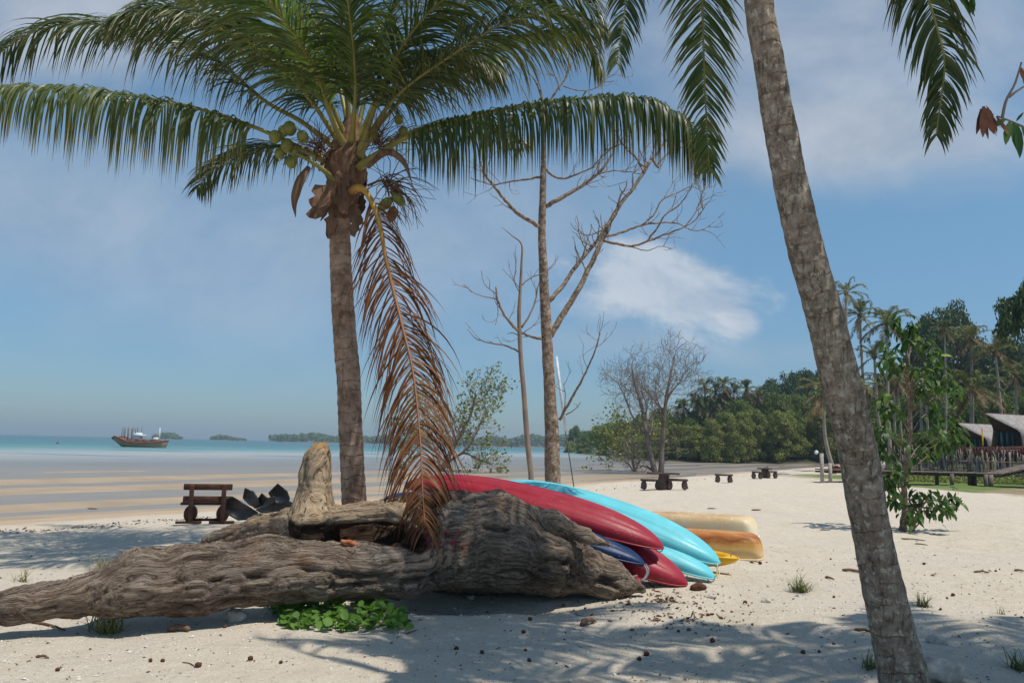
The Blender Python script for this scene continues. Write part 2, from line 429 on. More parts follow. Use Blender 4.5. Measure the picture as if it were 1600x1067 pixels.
g = mat('dead_petiole', .5, .35)
u = g.sep(g.uv())[1]
g.set(g.b.inputs['Base Color'], g.ramp(g.mr(u, 0.0, 3.4, 0, 1, False), [(0, (.12, .05, .02)), (.08, (.50, .27, .05)), (.3, (.42, .24, .05)), (.55, (.30, .13, .04)), (1, (.22, .085, .035))]))
M['rachis_dead'] = g.m
def barkmat(name, dark, mid, light, lich=None, ring=11.0, rs=.5, bump=.012, patch=9.0):
    g = mat(name, .9, .15)
    p = g.pos(); u, v, _ = g.sep(g.uv())
    n1 = g.noise(p, patch, 6, .62); n2 = g.noise(g.scale(p, (1, 1, .45)), patch*4, 5, .65)
    c = g.ramp(n1, [(.34, dark), (.5, mid), (.66, light)])
    c = g.mix(g.mr(n2, .56, .72), c, light); c = g.mix(g.mr(n2, .44, .3), c, dark)
    rv = g.math('ADD', g.math('MULTIPLY', v, ring), g.math('MULTIPLY', g.noise(p, 5, 3), 1.1))
    rf = g.math('FRACT', rv); line = g.math('MULTIPLY', g.mr(rf, .14, 0.0), g.mr(g.noise(p, 9, 4), .38, .55))
    c = g.mix(g.math('MULTIPLY', line, rs), c, dark)
    if lich: c = g.mix(g.math('MULTIPLY', g.mr(g.noise(p, patch*1.6, 6, .7), .54, .62), .85), c, lich)
    vc = g.noise(g.scale(p, (1, 1, .12)), patch*3.4, 4, .6)
    c = g.mix(g.math('MULTIPLY', g.mr(vc, .36, .30), .6), c, tuple(a*.5 for a in dark))
    g.set(g.b.inputs['Base Color'], c)
    h = g.math('ADD', g.math('MULTIPLY', n2, .7), g.math('ADD', g.math('MULTIPLY', line, -.8), g.math('MULTIPLY', g.mr(vc, .33, .42), .8)))
    g.set(g.b.inputs['Normal'], g.bump(h, .9, bump))
    return g.m
M['palm_bark'] = barkmat('palm_bark', (.17, .105, .072), (.33, .22, .155), (.45, .325, .245), None, 6.5, .85, .014, 5)
M['palm_bark_near'] = barkmat('lichened_palm_bark', (.135, .105, .078), (.25, .20, .155), (.36, .305, .24), (.46, .43, .35), 9.0, .55, .014, 14)
M['bark'] = barkmat('pale_bark', (.10, .07, .05), (.21, .15, .11), (.36, .28, .22), (.42, .37, .3), 2.0, .25, .01, 8)
M['bark_far'] = simple('far_bark', (.13, .10, .085), (.27, .22, .18), 1.5)
M['palm_trunk_far'] = simple('far_palm_bark', (.22, .18, .15), (.38, .33, .28), 1.2)
M['twig'] = simple('grey_twigs', (.17, .12, .095), (.30, .23, .18), 3)
M['sheath'] = simple('palm_fibre_sheath', (.085, .045, .028), (.24, .15, .10), 16, .95, .1, .01, (1, 1, .18))
M['coconut'] = simple('green_coconut_husk', (.10, .12, .02), (.22, .21, .045), 9, .5, .4)
M['coconut_brown'] = simple('ripe_coconut_husk', (.13, .055, .02), (.21, .10, .045), 9, .6, .3)

# ------------------------------------------------------------------ fronds
def frond_geo(mb, ctrl, n=85, L=.9, w=.038, droop=.34, fwd=.55, lift=.1, clear=.2, r0=.035, seed=0, ref=None, segs=6,
              prof=((0, .65), (.15, 1), (.6, .95), (.9, .6), (1, .22)), jag=.18, m_l=0, m_r=1, gap=.0, flip=0, rachis=True, mess=.08):
    R = np.random.default_rng(seed+100)
    C = spline(ctrl, 60); T = unit(np.gradient(C, axis=0)); m_ = len(C)
    Ls = np.concatenate([[0], np.cumsum(np.linalg.norm(np.diff(C, axis=0), axis=1))]); tot = Ls[-1]
    if rachis:
        rr = r0*np.interp(np.linspace(0, 1, m_), [0, .08, .3, 1], [1.7, 1.0, .6, .12])
        mb.tube(C, rr, 6, m_r)
    t = np.repeat(np.linspace(clear, 1, n), 2); side = np.tile([1., -1.], n)
    if gap > 0:
        keep = (vn(t*13, side*7.3, seed*1.7, seed) > -1+gap*1.1) | (R.random(len(t)) > .75); t, side = t[keep], side[keep]
    idx = t*(m_-1)
    p = np.stack([np.interp(idx, np.arange(m_), C[:, k]) for k in range(3)], 1)
    Tt = unit(np.stack([np.interp(idx, np.arange(m_), T[:, k]) for k in range(3)], 1))
    rf = np.array([0., 0, 1]) if ref is None else np.array(ref, float)
    B = unit(np.cross(Tt, rf)); Nn = np.cross(B, Tt)
    tt = (t-clear)/(1-clear)
    grp = np.floor(tt*n/5).astype(int); jg = _h(grp, (side > 0).astype(int), grp*0, seed+5)[:, None]*jag
    Ll = L*np.interp(tt, [a for a, _ in prof], [b for _, b in prof])*(1+R.normal(0, .07, len(t)))
    Lr = np.abs(jg[:, 0]) > jag*.8; Ll = np.where(Lr, Ll*.88, Ll)
    d = unit(B*side[:, None]*.85+Tt*(fwd+.25*tt[:, None])+Nn*(lift+R.normal(0, .08, len(t))[:, None])+Tt*jg*1.2+Nn*jg*.6+R.normal(0, mess, (len(t), 3)))
    dr = droop*(1+R.normal(0, .18, len(t)))[:, None]
    pts = [p]; ds = [d]
    for k in range(segs):
        p = p+d*(Ll/segs)[:, None]; pts.append(p)
        d = unit(d+np.array([0, 0, -1.])*dr*(1+.1*k)); ds.append(d)
    Wt = np.interp(np.linspace(0, 1, segs+1), [0, .15, .55, 1], [.55, 1, .85, .05])*w*.5
    wb = unit(Tt+R.normal(0, .35, (len(t), 3)))
    vs, uvs = [], []
    for k in range(segs+1):
        wv2 = unit(wb-ds[k]*np.sum(wb*ds[k], 1, keepdims=True))*Wt[k]
        vs += [pts[k]-wv2, pts[k]+wv2]; uvs += [np.full(len(t), k/segs)]*2
    Vv = np.stack(vs, 1); nl = len(t); K2 = 2*(segs+1)
    base = (np.arange(nl)*K2)[:, None]
    F = np.concatenate([np.stack([base[:, 0]+2*k, base[:, 0]+2*k+1, base[:, 0]+2*k+3, base[:, 0]+2*k+2], 1) for k in range(segs)])
    uv = np.stack([np.stack(uvs, 1), np.repeat(tt[:, None], K2, 1)], 2).reshape(-1, 2)
    mb.add(Vv.reshape(-1, 3), F.tolist(), m_l, uv)
    return tot
def trunk_geo(mb, ctrl4, n=200, nseg=28, ring=7.0, amp=.03, seed=0, rough=.03):
    C = spline(ctrl4, n); pts, rad = C[:, :3], C[:, 3]
    L = np.concatenate([[0], np.cumsum(np.linalg.norm(np.diff(pts, axis=0), axis=1))])
    def jit(a, b):
        th = np.linspace(0, 2*np.pi, b, endpoint=False)[None, :]; l = L[:, None]
        ph = (l*ring+.5*vn(l*2+0*th, np.cos(th)*1.2, np.sin(th)*1.2, seed)) % 1.0
        return 1+amp*(np.clip(ph*3, 0, 1)-ph)*1.2+rough*fbm(l*5+0*th, np.cos(th)*2.2, np.sin(th)*2.2, 4, seed)
    mb.tube(pts, rad, nseg, 0, True, None, jit)
# ------------------------------------------------------------------ palm beside the log
def PT(l): return [tuple(P(*q)) for q in l]
def P4(l): return [(*P(x, y, Y_), r) for x, y, Y_, r in l]
base = P(553, 800, 11.5); base = gpt(base.x, base.y)
palm = empty('coconut_palm', base, 'coconut palm with a full dark green crown and a brown dead frond, behind the log', 'palm tree', 'palms close to the camera')
b = MB()
b0 = P(555, 850, 11.5)
trunk_geo(b, [(base.x+.02, base.y, base.z-.15, .235), (base.x+.01, base.y, base.z+.15, .20)]+P4([(553, 790, 11.5, .172), (549, 700, 11.5, .165), (545, 600, 11.5, .168), (540, 540, 11.5, .166), (534, 450, 11.5, .156), (531, 360, 11.5, .150), (533, 310, 11.5, .16)]), 260, 30, 6.5, .06, 3, .035)
b.build('trunk', M['palm_bark'], palm)
b = MB()
def jt(a, n_):
    th = np.linspace(0, 2*np.pi, n_, endpoint=False)[None, :]; l = np.linspace(0, 1, a)[:, None]
    return 1+.22*fbm(l*7+0*th, np.cos(th)*1.8, np.sin(th)*1.8, 4, 31)
C = spline(P4([(530, 345, 11.5, .155), (532, 318, 11.5, .19), (536, 290, 11.5, .25), (541, 265, 11.5, .31), (545, 240, 11.5, .27), (548, 215, 11.5, .2), (550, 180, 11.5, .09)]), 60)
b.tube(C[:, :3], C[:, 3], 30, 0, True, None, jt)
R = np.random.default_rng(5)
for i in range(26):                                   # ragged brown fibre flaps round the crown base
    a = R.uniform(0, 2*math.pi); rr = R.uniform(.18, .29); h = R.uniform(-.25, .45)
    c0 = P(538, 280, 11.5)+Vector((math.cos(a)*rr, math.sin(a)*rr, h)); L_ = R.uniform(.25, .6)
    c1 = c0+Vector((math.cos(a)*.05, math.sin(a)*.05, -L_*.5)); c2 = c1+Vector((math.cos(a)*R.uniform(-.08, .14), math.sin(a)*.06, -L_*.5))
    pts = spline([c0, c1, c2], 9); wd = np.interp(np.linspace(0, 1, 9), [0, .4, .8, 1], [.10, .13, .07, .01])*R.uniform(.6, 1.2)*(1+.3*R.normal(size=9))
    tn = np.array([-math.sin(a), math.cos(a), 0])
    v = np.stack([pts-tn*wd[:, None], pts+tn*wd[:, None]], 1).reshape(-1, 3)+R.normal(0, .008, (18, 3))
    b.add(v, [(2*k, 2*k+1, 2*k+3, 2*k+2) for k in range(8)], 0)
for (q0, q1, q2, w_) in [((505, 290, 11.2), (500, 320, 11.15), (488, 342, 11.1), .13), ((520, 320, 11.3), (517, 350, 11.3), (513, 373, 11.3), .07), ((552, 318, 11.3), (556, 345, 11.25), (551, 370, 11.2), .09)]:
    pts = spline([P(*q0), P(*q1), P(*q2)], 10); wd = w_*np.interp(np.linspace(0, 1, 10), [0, .5, .85, 1], [.8, 1, .8, .25])*(1+.2*R.normal(size=10))
    v = np.stack([pts-np.array([1, .3, 0])*wd[:, None], pts+np.array([1, .3, 0])*wd[:, None]], 1).reshape(-1, 3)+R.normal(0, .01, (20, 3))
    b.add(v, [(2*k, 2*k+1, 2*k+3, 2*k+2) for k in range(9)], 0)
b.build('fibre_sheath', M['sheath'], palm)

# (rachis points, leaflet length, droop, n, extra)
FR = [
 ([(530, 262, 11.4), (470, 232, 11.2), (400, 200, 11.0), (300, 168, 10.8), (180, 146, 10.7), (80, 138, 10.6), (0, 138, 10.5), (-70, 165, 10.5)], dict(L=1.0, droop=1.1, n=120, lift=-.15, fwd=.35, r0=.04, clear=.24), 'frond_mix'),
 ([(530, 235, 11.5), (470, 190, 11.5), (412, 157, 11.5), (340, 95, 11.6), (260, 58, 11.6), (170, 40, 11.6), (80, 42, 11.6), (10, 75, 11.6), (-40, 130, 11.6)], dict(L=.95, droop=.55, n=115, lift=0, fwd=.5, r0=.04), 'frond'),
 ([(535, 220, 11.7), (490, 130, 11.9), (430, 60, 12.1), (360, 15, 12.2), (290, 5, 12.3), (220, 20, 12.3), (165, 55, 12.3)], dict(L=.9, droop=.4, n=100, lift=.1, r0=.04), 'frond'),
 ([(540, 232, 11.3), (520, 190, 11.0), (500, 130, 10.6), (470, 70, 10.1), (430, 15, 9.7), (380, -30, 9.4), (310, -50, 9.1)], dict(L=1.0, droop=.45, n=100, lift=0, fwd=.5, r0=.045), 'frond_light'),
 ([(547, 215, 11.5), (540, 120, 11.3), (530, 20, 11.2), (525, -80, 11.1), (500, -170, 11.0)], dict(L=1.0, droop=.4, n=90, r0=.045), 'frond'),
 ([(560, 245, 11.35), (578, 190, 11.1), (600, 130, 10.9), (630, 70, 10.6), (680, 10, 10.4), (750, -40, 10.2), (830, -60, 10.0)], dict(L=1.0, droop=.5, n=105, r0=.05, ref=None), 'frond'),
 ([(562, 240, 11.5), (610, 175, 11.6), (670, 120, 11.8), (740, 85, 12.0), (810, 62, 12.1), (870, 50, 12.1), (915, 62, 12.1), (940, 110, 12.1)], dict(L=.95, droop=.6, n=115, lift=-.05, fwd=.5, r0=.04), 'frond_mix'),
 ([(560, 225, 11.6), (600, 130, 11.7), (660, 50, 11.8), (740, 0, 11.8), (830, -20, 11.7), (910, 0, 11.7), (950, 50, 11.7)], dict(L=.95, droop=.5, n=105, r0=.04), 'frond'),
 ([(560, 262, 11.3), (600, 235, 11.1), (650, 208, 11.0), (720, 186, 10.9), (800, 168, 10.8), (900, 155, 10.7), (990, 152, 10.6), (1050, 172, 10.5), (1090, 212, 10.5), (1112, 255, 10.5)], dict(L=.92, droop=1.3, n=135, lift=-.2, fwd=.28, r0=.042, clear=.16, jag=.1, prof=((0, .7), (.1, 1), (.65, 1), (.85, .85), (1, .35))), 'frond'),
 ([(520, 262, 11.9), (470, 238, 12.2), (420, 230, 12.4), (370, 243, 12.6), (330, 268, 12.7), (308, 295, 12.8)], dict(L=.75, droop=.4, n=75, lift=0, r0=.03, clear=.15), 'frond'),
 ([(575, 255, 12.0), (620, 215, 12.6), (690, 195, 13.2), (760, 195, 13.7), (820, 225, 14.0)], dict(L=.8, droop=.5, n=70, r0=.03), 'frond'),
 ([(545, 230, 11.9), (500, 150, 12.8), (450, 90, 13.6), (390, 70, 14.4), (330, 90, 15.0)], dict(L=.9, droop=.5, n=80, r0=.035), 'frond'),
 ([(550, 215, 11.9), (570, 110, 12.7), (600, 30, 13.5), (640, -10, 14.2), (690, 0, 15.0)], dict(L=.9, droop=.5, n=80, r0=.035), 'frond'),
 ([(548, 215, 11.6), (520, 100, 12.0), (470, 0, 12.3), (400, -60, 12.5), (320, -80, 12.6)], dict(L=.95, droop=.45, n=85, r0=.04), 'frond'),
 ([(556, 215, 11.6), (590, 80, 11.9), (640, -40, 12.0), (700, -100, 12.0)], dict(L=.95, droop=.4, n=80, r0=.04), 'frond'),
 ([(540, 240, 11.5), (480, 150, 11.0), (410, 80, 10.6), (330, 40, 10.3), (250, 20, 10.0), (180, 30, 9.8)], dict(L=.95, droop=.5, n=95, r0=.04), 'frond'),
 ([(562, 235, 11.4), (620, 150, 11.0), (700, 90, 10.6), (780, 40, 10.3), (860, 20, 10.1), (930, 40, 10.0)], dict(L=.9, droop=.5, n=90, r0=.04), 'frond'),
 ([(550, 225, 11.3), (555, 140, 10.6), (550, 60, 9.9), (540, -20, 9.3), (530, -80, 8.8)], dict(L=.9, droop=.55, n=80, r0=.04), 'frond'),
 ([(545, 225, 11.4), (510, 150, 11.2), (460, 80, 11.1), (400, 40, 11.1), (330, 30, 11.1)], dict(L=.9, droop=.6, n=80, r0=.04), 'frond'),
 ([(555, 225, 11.4), (600, 150, 11.3), (660, 100, 11.3), (720, 90, 11.3), (780, 110, 11.3)], dict(L=.9, droop=.6, n=80, r0=.04), 'frond'),
 ([(548, 220, 11.6), (535, 120, 12.1), (500, 20, 12.5), (450, -30, 12.8), (390, -30, 13)], dict(L=.9, droop=.5, n=80, r0=.035), 'frond'),
]
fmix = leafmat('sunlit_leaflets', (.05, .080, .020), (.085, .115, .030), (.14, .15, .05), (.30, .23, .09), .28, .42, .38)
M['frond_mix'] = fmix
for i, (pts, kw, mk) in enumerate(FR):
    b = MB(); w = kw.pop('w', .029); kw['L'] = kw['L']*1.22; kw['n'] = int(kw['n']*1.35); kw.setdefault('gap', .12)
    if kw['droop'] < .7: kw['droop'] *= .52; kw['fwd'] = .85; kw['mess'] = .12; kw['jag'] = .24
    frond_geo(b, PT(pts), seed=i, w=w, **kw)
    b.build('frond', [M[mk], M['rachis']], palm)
b = MB()
frond_geo(b, PT([(548, 300, 11.1), (562, 293, 10.9), (575, 305, 10.8), (592, 345, 10.65), (604, 410, 10.5), (626, 500, 10.2), (645, 580, 9.85), (656, 680, 9.35), (660, 760, 8.8), (664, 822, 8.45)]),
          n=190, L=1.2, w=.024, droop=.21, fwd=.68, lift=-.1, clear=.10, r0=.042, seed=77, ref=(0, -1, .15), jag=.22, segs=8, gap=.22, mess=.11,
          prof=((0, .5), (.12, .85), (.4, 1), (.75, .85), (1, .3)))
tag(b.build('frond', [M['frond_dead'], M['rachis_dead']], palm), 'brown dead frond hanging down beside the trunk')
# coconuts, bunch stalks and spathes
def nut(px, py, Y_, r, mt, el=1.15, tilt=.0):
    bb = MB(); r = r*.86; c = P(px, py, Y_); Rm = Matrix.Rotation(tilt, 3, 'Y') @ Matrix.Rotation(.3, 3, 'X')
    bb.ball(c, (r, r, r*el), 9, 0, Rm, .05, px); return bb.build('coconut', M[mt], palm)
for (x, y, r, t_) in [(430, 214, .10, .2), (453, 201, .11, -.1), (473, 214, .098, -.3), (449, 228, .11, .1), (437, 240, .085, .3), (462, 240, .08, 0), (455, 254, .09, .1), (443, 205, .09, .3)]:
    nut(x, y, 10.95+.2*((x*7) % 5-2)/5, r, 'coconut', 1.12, t_)
for (x, y, r) in [(623, 187, .08), (630, 206, .083), (588, 215, .075)]: nut(x, y, 11.2, r, 'coconut')
for (x, y, r, mt, t_) in [(602, 319, .088, 'coconut', .9), (623, 312, .085, 'coconut', -.9), (613, 335, .085, 'coconut_brown', .25)]: nut(x, y, 11.0, r, mt, 1.6, t_)
for (q, r0, mt, nm) in [([(527, 285, 11.3), (500, 262, 11.1), (478, 248, 11.0), (462, 240, 10.95)], .045, 'rachis', 'bunch_stalk'),
                        ([(575, 290, 11.3), (598, 282, 11.1), (612, 295, 11.0), (612, 312, 11.0)], .02, 'sheath', 'bunch_stalk'),
                        ([(575, 262, 11.3), (600, 240, 11.2), (618, 220, 11.2), (628, 205, 11.2)], .02, 'sheath', 'bunch_stalk')]:
    b = MB(); C = spline(PT(q), 14); b.tube(C, np.linspace(r0, r0*.5, 14), 7); b.build(nm, M[mt], palm)
for q, r0 in [([(482, 262, 11.1), (468, 285, 11.0), (460, 315, 10.95), (462, 340, 10.95)], .07), ([(575, 262, 11.2), (603, 238, 11.0), (630, 252, 10.9), (645, 290, 10.85)], .05)]:
    b = MB(); C = spline(PT(q), 18); b.tube(C, r0*np.interp(np.linspace(0, 1, 18), [0, .3, .6, 1], [.5, 1, .9, .05]), 8); b.build('spathe', M['sheath'], palm)
# flower and fruit branchlets: thin strings below the crown on the right, tangle at the left
def strings(q0, nn, sprd, L0, seed, name, mt, grav=.5):
    R = np.random.default_rng(seed); bb = MB(); c0 = np.array(P(*q0))
    for i in range(nn):
        d = unit(R.normal(size=3)+np.array(sprd)); p = c0+R.normal(0, .05, 3); pts = [p]
        for k in range(6): p = p+d*L0*R.uniform(.8, 1.2)/6; d = unit(d+np.array([0, 0, -grav])*.35+R.normal(0, .18, 3)); pts.append(p)
        bb.tube(np.array(pts), np.linspace(.008, .003, 7), 4)
    return bb.build(name, mt, palm)
strings((605, 285, 11.1), 60, (.9, 0, -.2), .75, 1, 'fruit_stalks', M['sheath'], .5)
strings((500, 235, 11.2), 60, (-.2, -.4, .8), .55, 2, 'fruit_stalks', M['sheath'], .3)
strings((590, 225, 11.2), 50, (.5, -.2, .7), .6, 3, 'fruit_stalks', M['sheath'], .3)

# ------------------------------------------------------------------ leaning palm at the right
bp = P(1410, 1067, 5.35); bz = float(gz(bp.x, bp.y))
rp = empty('coconut_palm', (bp.x+.03, 5.37, bz), 'leaning coconut palm with a bare grey lichened trunk, nearest the camera at the right', 'palm tree', 'palms close to the camera')
b = MB()
trunk_geo(b, [(bp.x+.06, 5.38, bz-.2, .175)]+P4([(1411, 1060, 5.35, .152), (1398, 1000, 5.33, .138), (1376, 900, 5.3, .124), (1356, 800, 5.26, .119), (1339, 700, 5.22, .119), (1314, 600, 5.17, .119), (1290, 500, 5.12, .117),
   (1262, 400, 5.07, .113), (1238, 300, 5.02, .107), (1219, 200, 4.97, .100), (1202, 100, 4.93, .096), (1186, 0, 4.89, .092), (1185, -170, 4.8, .088), (1245, -400, 4.6, .088)]), 620, 44, 8.5, .035, 8, .035)
b.build('trunk', M['palm_bark_near'], rp)
top = P(1245, -400, 4.6)
FR2 = [
 ([tuple(top), tuple(P(1105, -520, 5.0)), tuple(P(1085, -420, 5.4)), tuple(P(1090, -200, 5.6)), tuple(P(1097, 0, 5.5)), tuple(P(1101, 130, 5.4)), tuple(P(1108, 262, 5.3))], dict(L=.60, w=.021, droop=.10, fwd=.8, lift=0, n=165, ref=(0, -1, .1), clear=.3, prof=((0, .8), (.3, 1), (.65, .8), (1, .3)), jag=.12)),
 ([tuple(top), tuple(P(1300, -560, 4.7)), tuple(P(1410, -300, 4.7)), tuple(P(1438, -60, 4.7)), tuple(P(1466, 50, 4.7)), tuple(P(1476, 100, 4.7)), tuple(P(1470, 155, 4.7)), tuple(P(1463, 210, 4.7))], dict(L=.56, w=.022, droop=.30, fwd=.5, lift=-.5, n=180, ref=(-.5, -1, .1), clear=.3, prof=((0, .8), (.3, 1), (.75, .75), (1, .25)), jag=.15)),
 ([tuple(top), tuple(P(1040, -520, 5.3)), tuple(P(1000, -330, 5.6)), tuple(P(985, -120, 5.7)), tuple(P(978, 0, 5.7)), tuple(P(964, 98, 5.6))], dict(L=.62, w=.022, droop=.17, fwd=.75, lift=0, n=120, ref=(0, -1, .1), clear=.3, prof=((0, .8), (.3, 1), (.65, .7), (1, .25)), jag=.12)),
]
for i, (pts, kw) in enumerate(FR2):
    b = MB(); frond_geo(b, pts, seed=40+i, r0=.03, **kw); b.build('frond', [M['frond_mix'] if i == 0 else M['frond'], M['rachis']], rp)
for i in range(17):                                    # the rest of the crown, above the frame
    a = i*2.399+.4; L_ = 3.2+.5*math.sin(i*1.7); e = .3+.55*((i*7) % 5)/5
    if math.cos(a) < .15 or math.sin(a) > .25: continue
    d = Vector((math.cos(a), math.sin(a), 0)); p0 = top
    pts = [top, top+d*L_*.3+Vector((0, 0, e*L_*.28)), top+d*L_*.62+Vector((0, 0, e*L_*.34)), top+d*L_*.9+Vector((0, 0, e*L_*.12)), top+d*L_*1.04+Vector((0, 0, -L_*.12+e*L_*.02))]
    # keep what would hang into the view out of it
    b = MB(); frond_geo(b, pts, seed=60+i, n=60, L=.62, w=.05, droop=.35, r0=.03, clear=.2, segs=4); b.build('frond', [M['frond'], M['rachis']], rp)
for i, (a, L_) in enumerate([(.35, 3.6), (.75, 3.9), (1.1, 4.0), (1.4, 3.9), (.55, 3.0), (1.2, 3.1), (.9, 3.4)]):   # upright fronds leaning towards the log
    d = Vector((math.cos(a), math.sin(a), 0))
    pts = [top, top+d*L_*.22+Vector((0, 0, L_*.30)), top+d*L_*.5+Vector((0, 0, L_*.50)), top+d*L_*.78+Vector((0, 0, L_*.50)), top+d*L_*.95+Vector((0, 0, L_*.36))]
    b = MB(); frond_geo(b, pts, seed=90+i, n=80, L=.85, w=.05, droop=.25, r0=.03, clear=.15, segs=4); b.build('frond', [M['frond'], M['rachis']], rp)
for k in range(7):
    b = MB(); c = top+Vector((.2*math.cos(k*.9), .2*math.sin(k*.9), -.15)); b.ball(c, (.1, .1, .12), 7, 0, None, .05, k); b.build('coconut', M['coconut'], rp)

# ------------------------------------------------------------------ driftwood log (signed distance field -> quads)
import openvdb
def chain(lst): return [(np.array(P(x, y, Y_)), r) for x, y, Y_, r in lst]
CH = [chain([(-90, 962, 6.65, .12), (20, 948, 6.8, .135), (120, 934, 7.0, .165), (185, 922, 7.15, .23), (215, 911, 7.25, .285), (300, 907, 7.45, .31), (420, 890, 7.85, .315), (500, 892, 8.1, .285), (560, 893, 8.3, .265), (630, 892, 8.5, .27), (700, 856, 8.9, .43), (790, 856, 9.2, .46), (880, 880, 9.3, .35), (950, 903, 9.3, .21), (1003, 921, 9.3, .07)]),
      chain([(470, 812, 8.8, .14), (540, 808, 8.78, .105), (620, 803, 8.82, .13), (690, 808, 9.05, .28), (770, 812, 9.5, .32), (850, 838, 9.6, .26)]),
      chain([(740, 790, 9.2, .15), (800, 795, 9.1, .13), (865, 814, 9.0, .11), (912, 836, 8.95, .075), (952, 852, 8.95, .02)]),
      chain([(450, 850, 9.0, .14), (540, 850, 9.15, .20), (640, 850, 9.3, .28)]),
      chain([(480, 815, 9.15, .2), (560, 812, 9.2, .17), (640, 800, 9.3, .2), (720, 792, 9.35, .2)]),
      chain([(660, 845, 8.75, .25), (760, 850, 8.95, .36), (860, 872, 9.05, .30)]),
      chain([(501, 703, 9.0, .10), (496, 716, 9.0, .14), (493, 740, 9.0, .165), (491, 775, 9.0, .185), (489, 800, 8.97, .235), (490, 825, 8.9, .28)]),
      chain([(330, 848, 10.6, .12), (400, 830, 10.35, .18), (450, 818, 10.0, .2), (490, 820, 9.5, .2)]),
      chain([(640, 880, 9.3, .3), (760, 880, 9.8, .38), (860, 890, 9.8, .3)])]
CUT = [chain([(425, 826, 8.0, .035), (480, 830, 8.35, .07), (560, 832, 8.45, .09), (630, 836, 8.5, .125), (652, 848, 8.4, .09)]), chain([(450, 831, 8.55, .06), (560, 834, 8.68, .095), (640, 838, 8.78, .125)]),
       chain([(915, 860, 8.95, .015), (950, 872, 8.9, .035), (990, 888, 8.9, .04)])]
VX = .024; lo = np.array([-5.6, 6.1, -.35]); hi = np.array([2.0, 11.2, 1.85]); dim = np.ceil((hi-lo)/VX).astype(int)
ax = [(lo[i]+VX*np.arange(dim[i])).astype(np.float32) for i in range(3)]
GX, GY, GZ = np.meshgrid(*ax, indexing='ij', copy=False)
def capd(X_, Y_, Z_, a, b):
    (pa, ra), (pb, rb) = a, b; d = (pb-pa).astype(np.float32); L2 = float(d.dot(d))
    t = np.clip(((X_-pa[0])*d[0]+(Y_-pa[1])*d[1]+(Z_-pa[2])*d[2])/L2, 0, 1)
    return np.sqrt((X_-pa[0]-t*d[0])**2+(Y_-pa[1]-t*d[1])**2+(Z_-pa[2]-t*d[2])**2)-(ra+(rb-ra)*t)
S = np.full(GX.shape, 1.0, np.float32); K_ = .07
def local(a, b, pad=.32):
    mn = np.minimum(a[0]-a[1], b[0]-b[1])-pad; mx = np.maximum(a[0]+a[1], b[0]+b[1])+pad
    i0 = np.clip(((mn-lo)/VX).astype(int), 0, dim); i1 = np.clip(((mx-lo)/VX).astype(int)+1, 0, dim)
    return tuple(slice(int(i0[k]), int(i1[k])) for k in range(3))
for ch in CH:
    for a, b_ in zip(ch, ch[1:]):
        sl_ = local(a, b_)
        if S[sl_].size == 0: continue
        d = capd(GX[sl_], GY[sl_], GZ[sl_], a, b_); s0 = S[sl_]
        h = np.maximum(K_-np.abs(s0-d), 0)/K_; S[sl_] = np.minimum(s0, d)-h*h*K_*.25
for ch in CUT:
    for a, b_ in zip(ch, ch[1:]):
        sl_ = local(a, b_); d = -capd(GX[sl_], GY[sl_], GZ[sl_], a, b_); s0 = S[sl_]
        h = np.maximum(.03-np.abs(s0-d), 0)/.03; S[sl_] = np.maximum(s0, d)+h*h*.03*.25
grid = openvdb.FloatGrid(); grid.copyFromArray(S.astype(float)) if False else grid.copyFromArray(S)
vts, qds = grid.convertToQuads(0.0); del S, GX, GY, GZ
vts = np.asarray(vts, float)*VX+lo; qds = np.asarray(qds)
# grain direction: smoothly blended direction of the nearest limbs
segs_ = [(a[0], b_[0], (a[1]+b_[1])/2) for ch in CH for a, b_ in zip(ch, ch[1:])]
wsum = np.zeros(len(vts)); dirs = np.zeros((len(vts), 3)); ctr = np.zeros((len(vts), 3)); al = np.zeros(len(vts)); acc = 0
for ch in CH:
    acc = 0
    for a, b_ in zip(ch, ch[1:]):
        d = b_[0]-a[0]; L_ = np.linalg.norm(d); t = np.clip((vts-a[0]).dot(d)/L_**2, 0, 1); cpt = a[0]+t[:, None]*d
        ds = np.linalg.norm(vts-cpt, axis=1)-(a[1]+(b_[1]-a[1])*t); w = np.exp(-np.abs(ds)*16)+1e-9
        dd = d/L_; dd = dd if dd[0] > -.2 else -dd
        dirs += w[:, None]*dd; ctr += w[:, None]*cpt; al += w*(acc+t*L_); wsum += w; acc += L_
dirs = unit(dirs); ctr /= wsum[:, None]; al /= wsum
nr = unit(vts-ctr)
per = vts-ctr
warp = .055*fbm(vts[:, 0]*2.2, vts[:, 1]*2.2, vts[:, 2]*2.2, 3, 50)[:, None]*np.array([0, 1, 1])
gr3 = np.stack([al*1.0, per[:, 1]-per[:, 0]*.5, per[:, 2]], 1)+warp
stump = sst(vts[:, 2], .78, .98)*(vts[:, 0] < -1.7)
ridge = 1-np.abs(fbm(gr3[:, 0]*2.2, gr3[:, 1]*15, gr3[:, 2]*15, 4, 51))*1.5
knots = fbm(vts[:, 0]*2.6, vts[:, 1]*2.6, vts[:, 2]*2.6, 4, 52)
left = sst(-vts[:, 0], -.2, .8)
dsp = knots*.026*(1-.9*stump)+(ridge-.6)*.016*(1-.6*stump)+.010*fbm(gr3[:, 0]*5, gr3[:, 1]*34, gr3[:, 2]*34, 3, 53)
dsp -= .09*np.clip(fbm(gr3[:, 0]*1.1, gr3[:, 1]*9, gr3[:, 2]*9, 3, 54)-.42, 0, 1)
vts2 = vts+nr*dsp[:, None]
me = bpy.data.meshes.new('log_body'); me.from_pydata(vts2.tolist(), [], qds.tolist()); me.polygons.foreach_set('use_smooth', [True]*len(me.polygons))
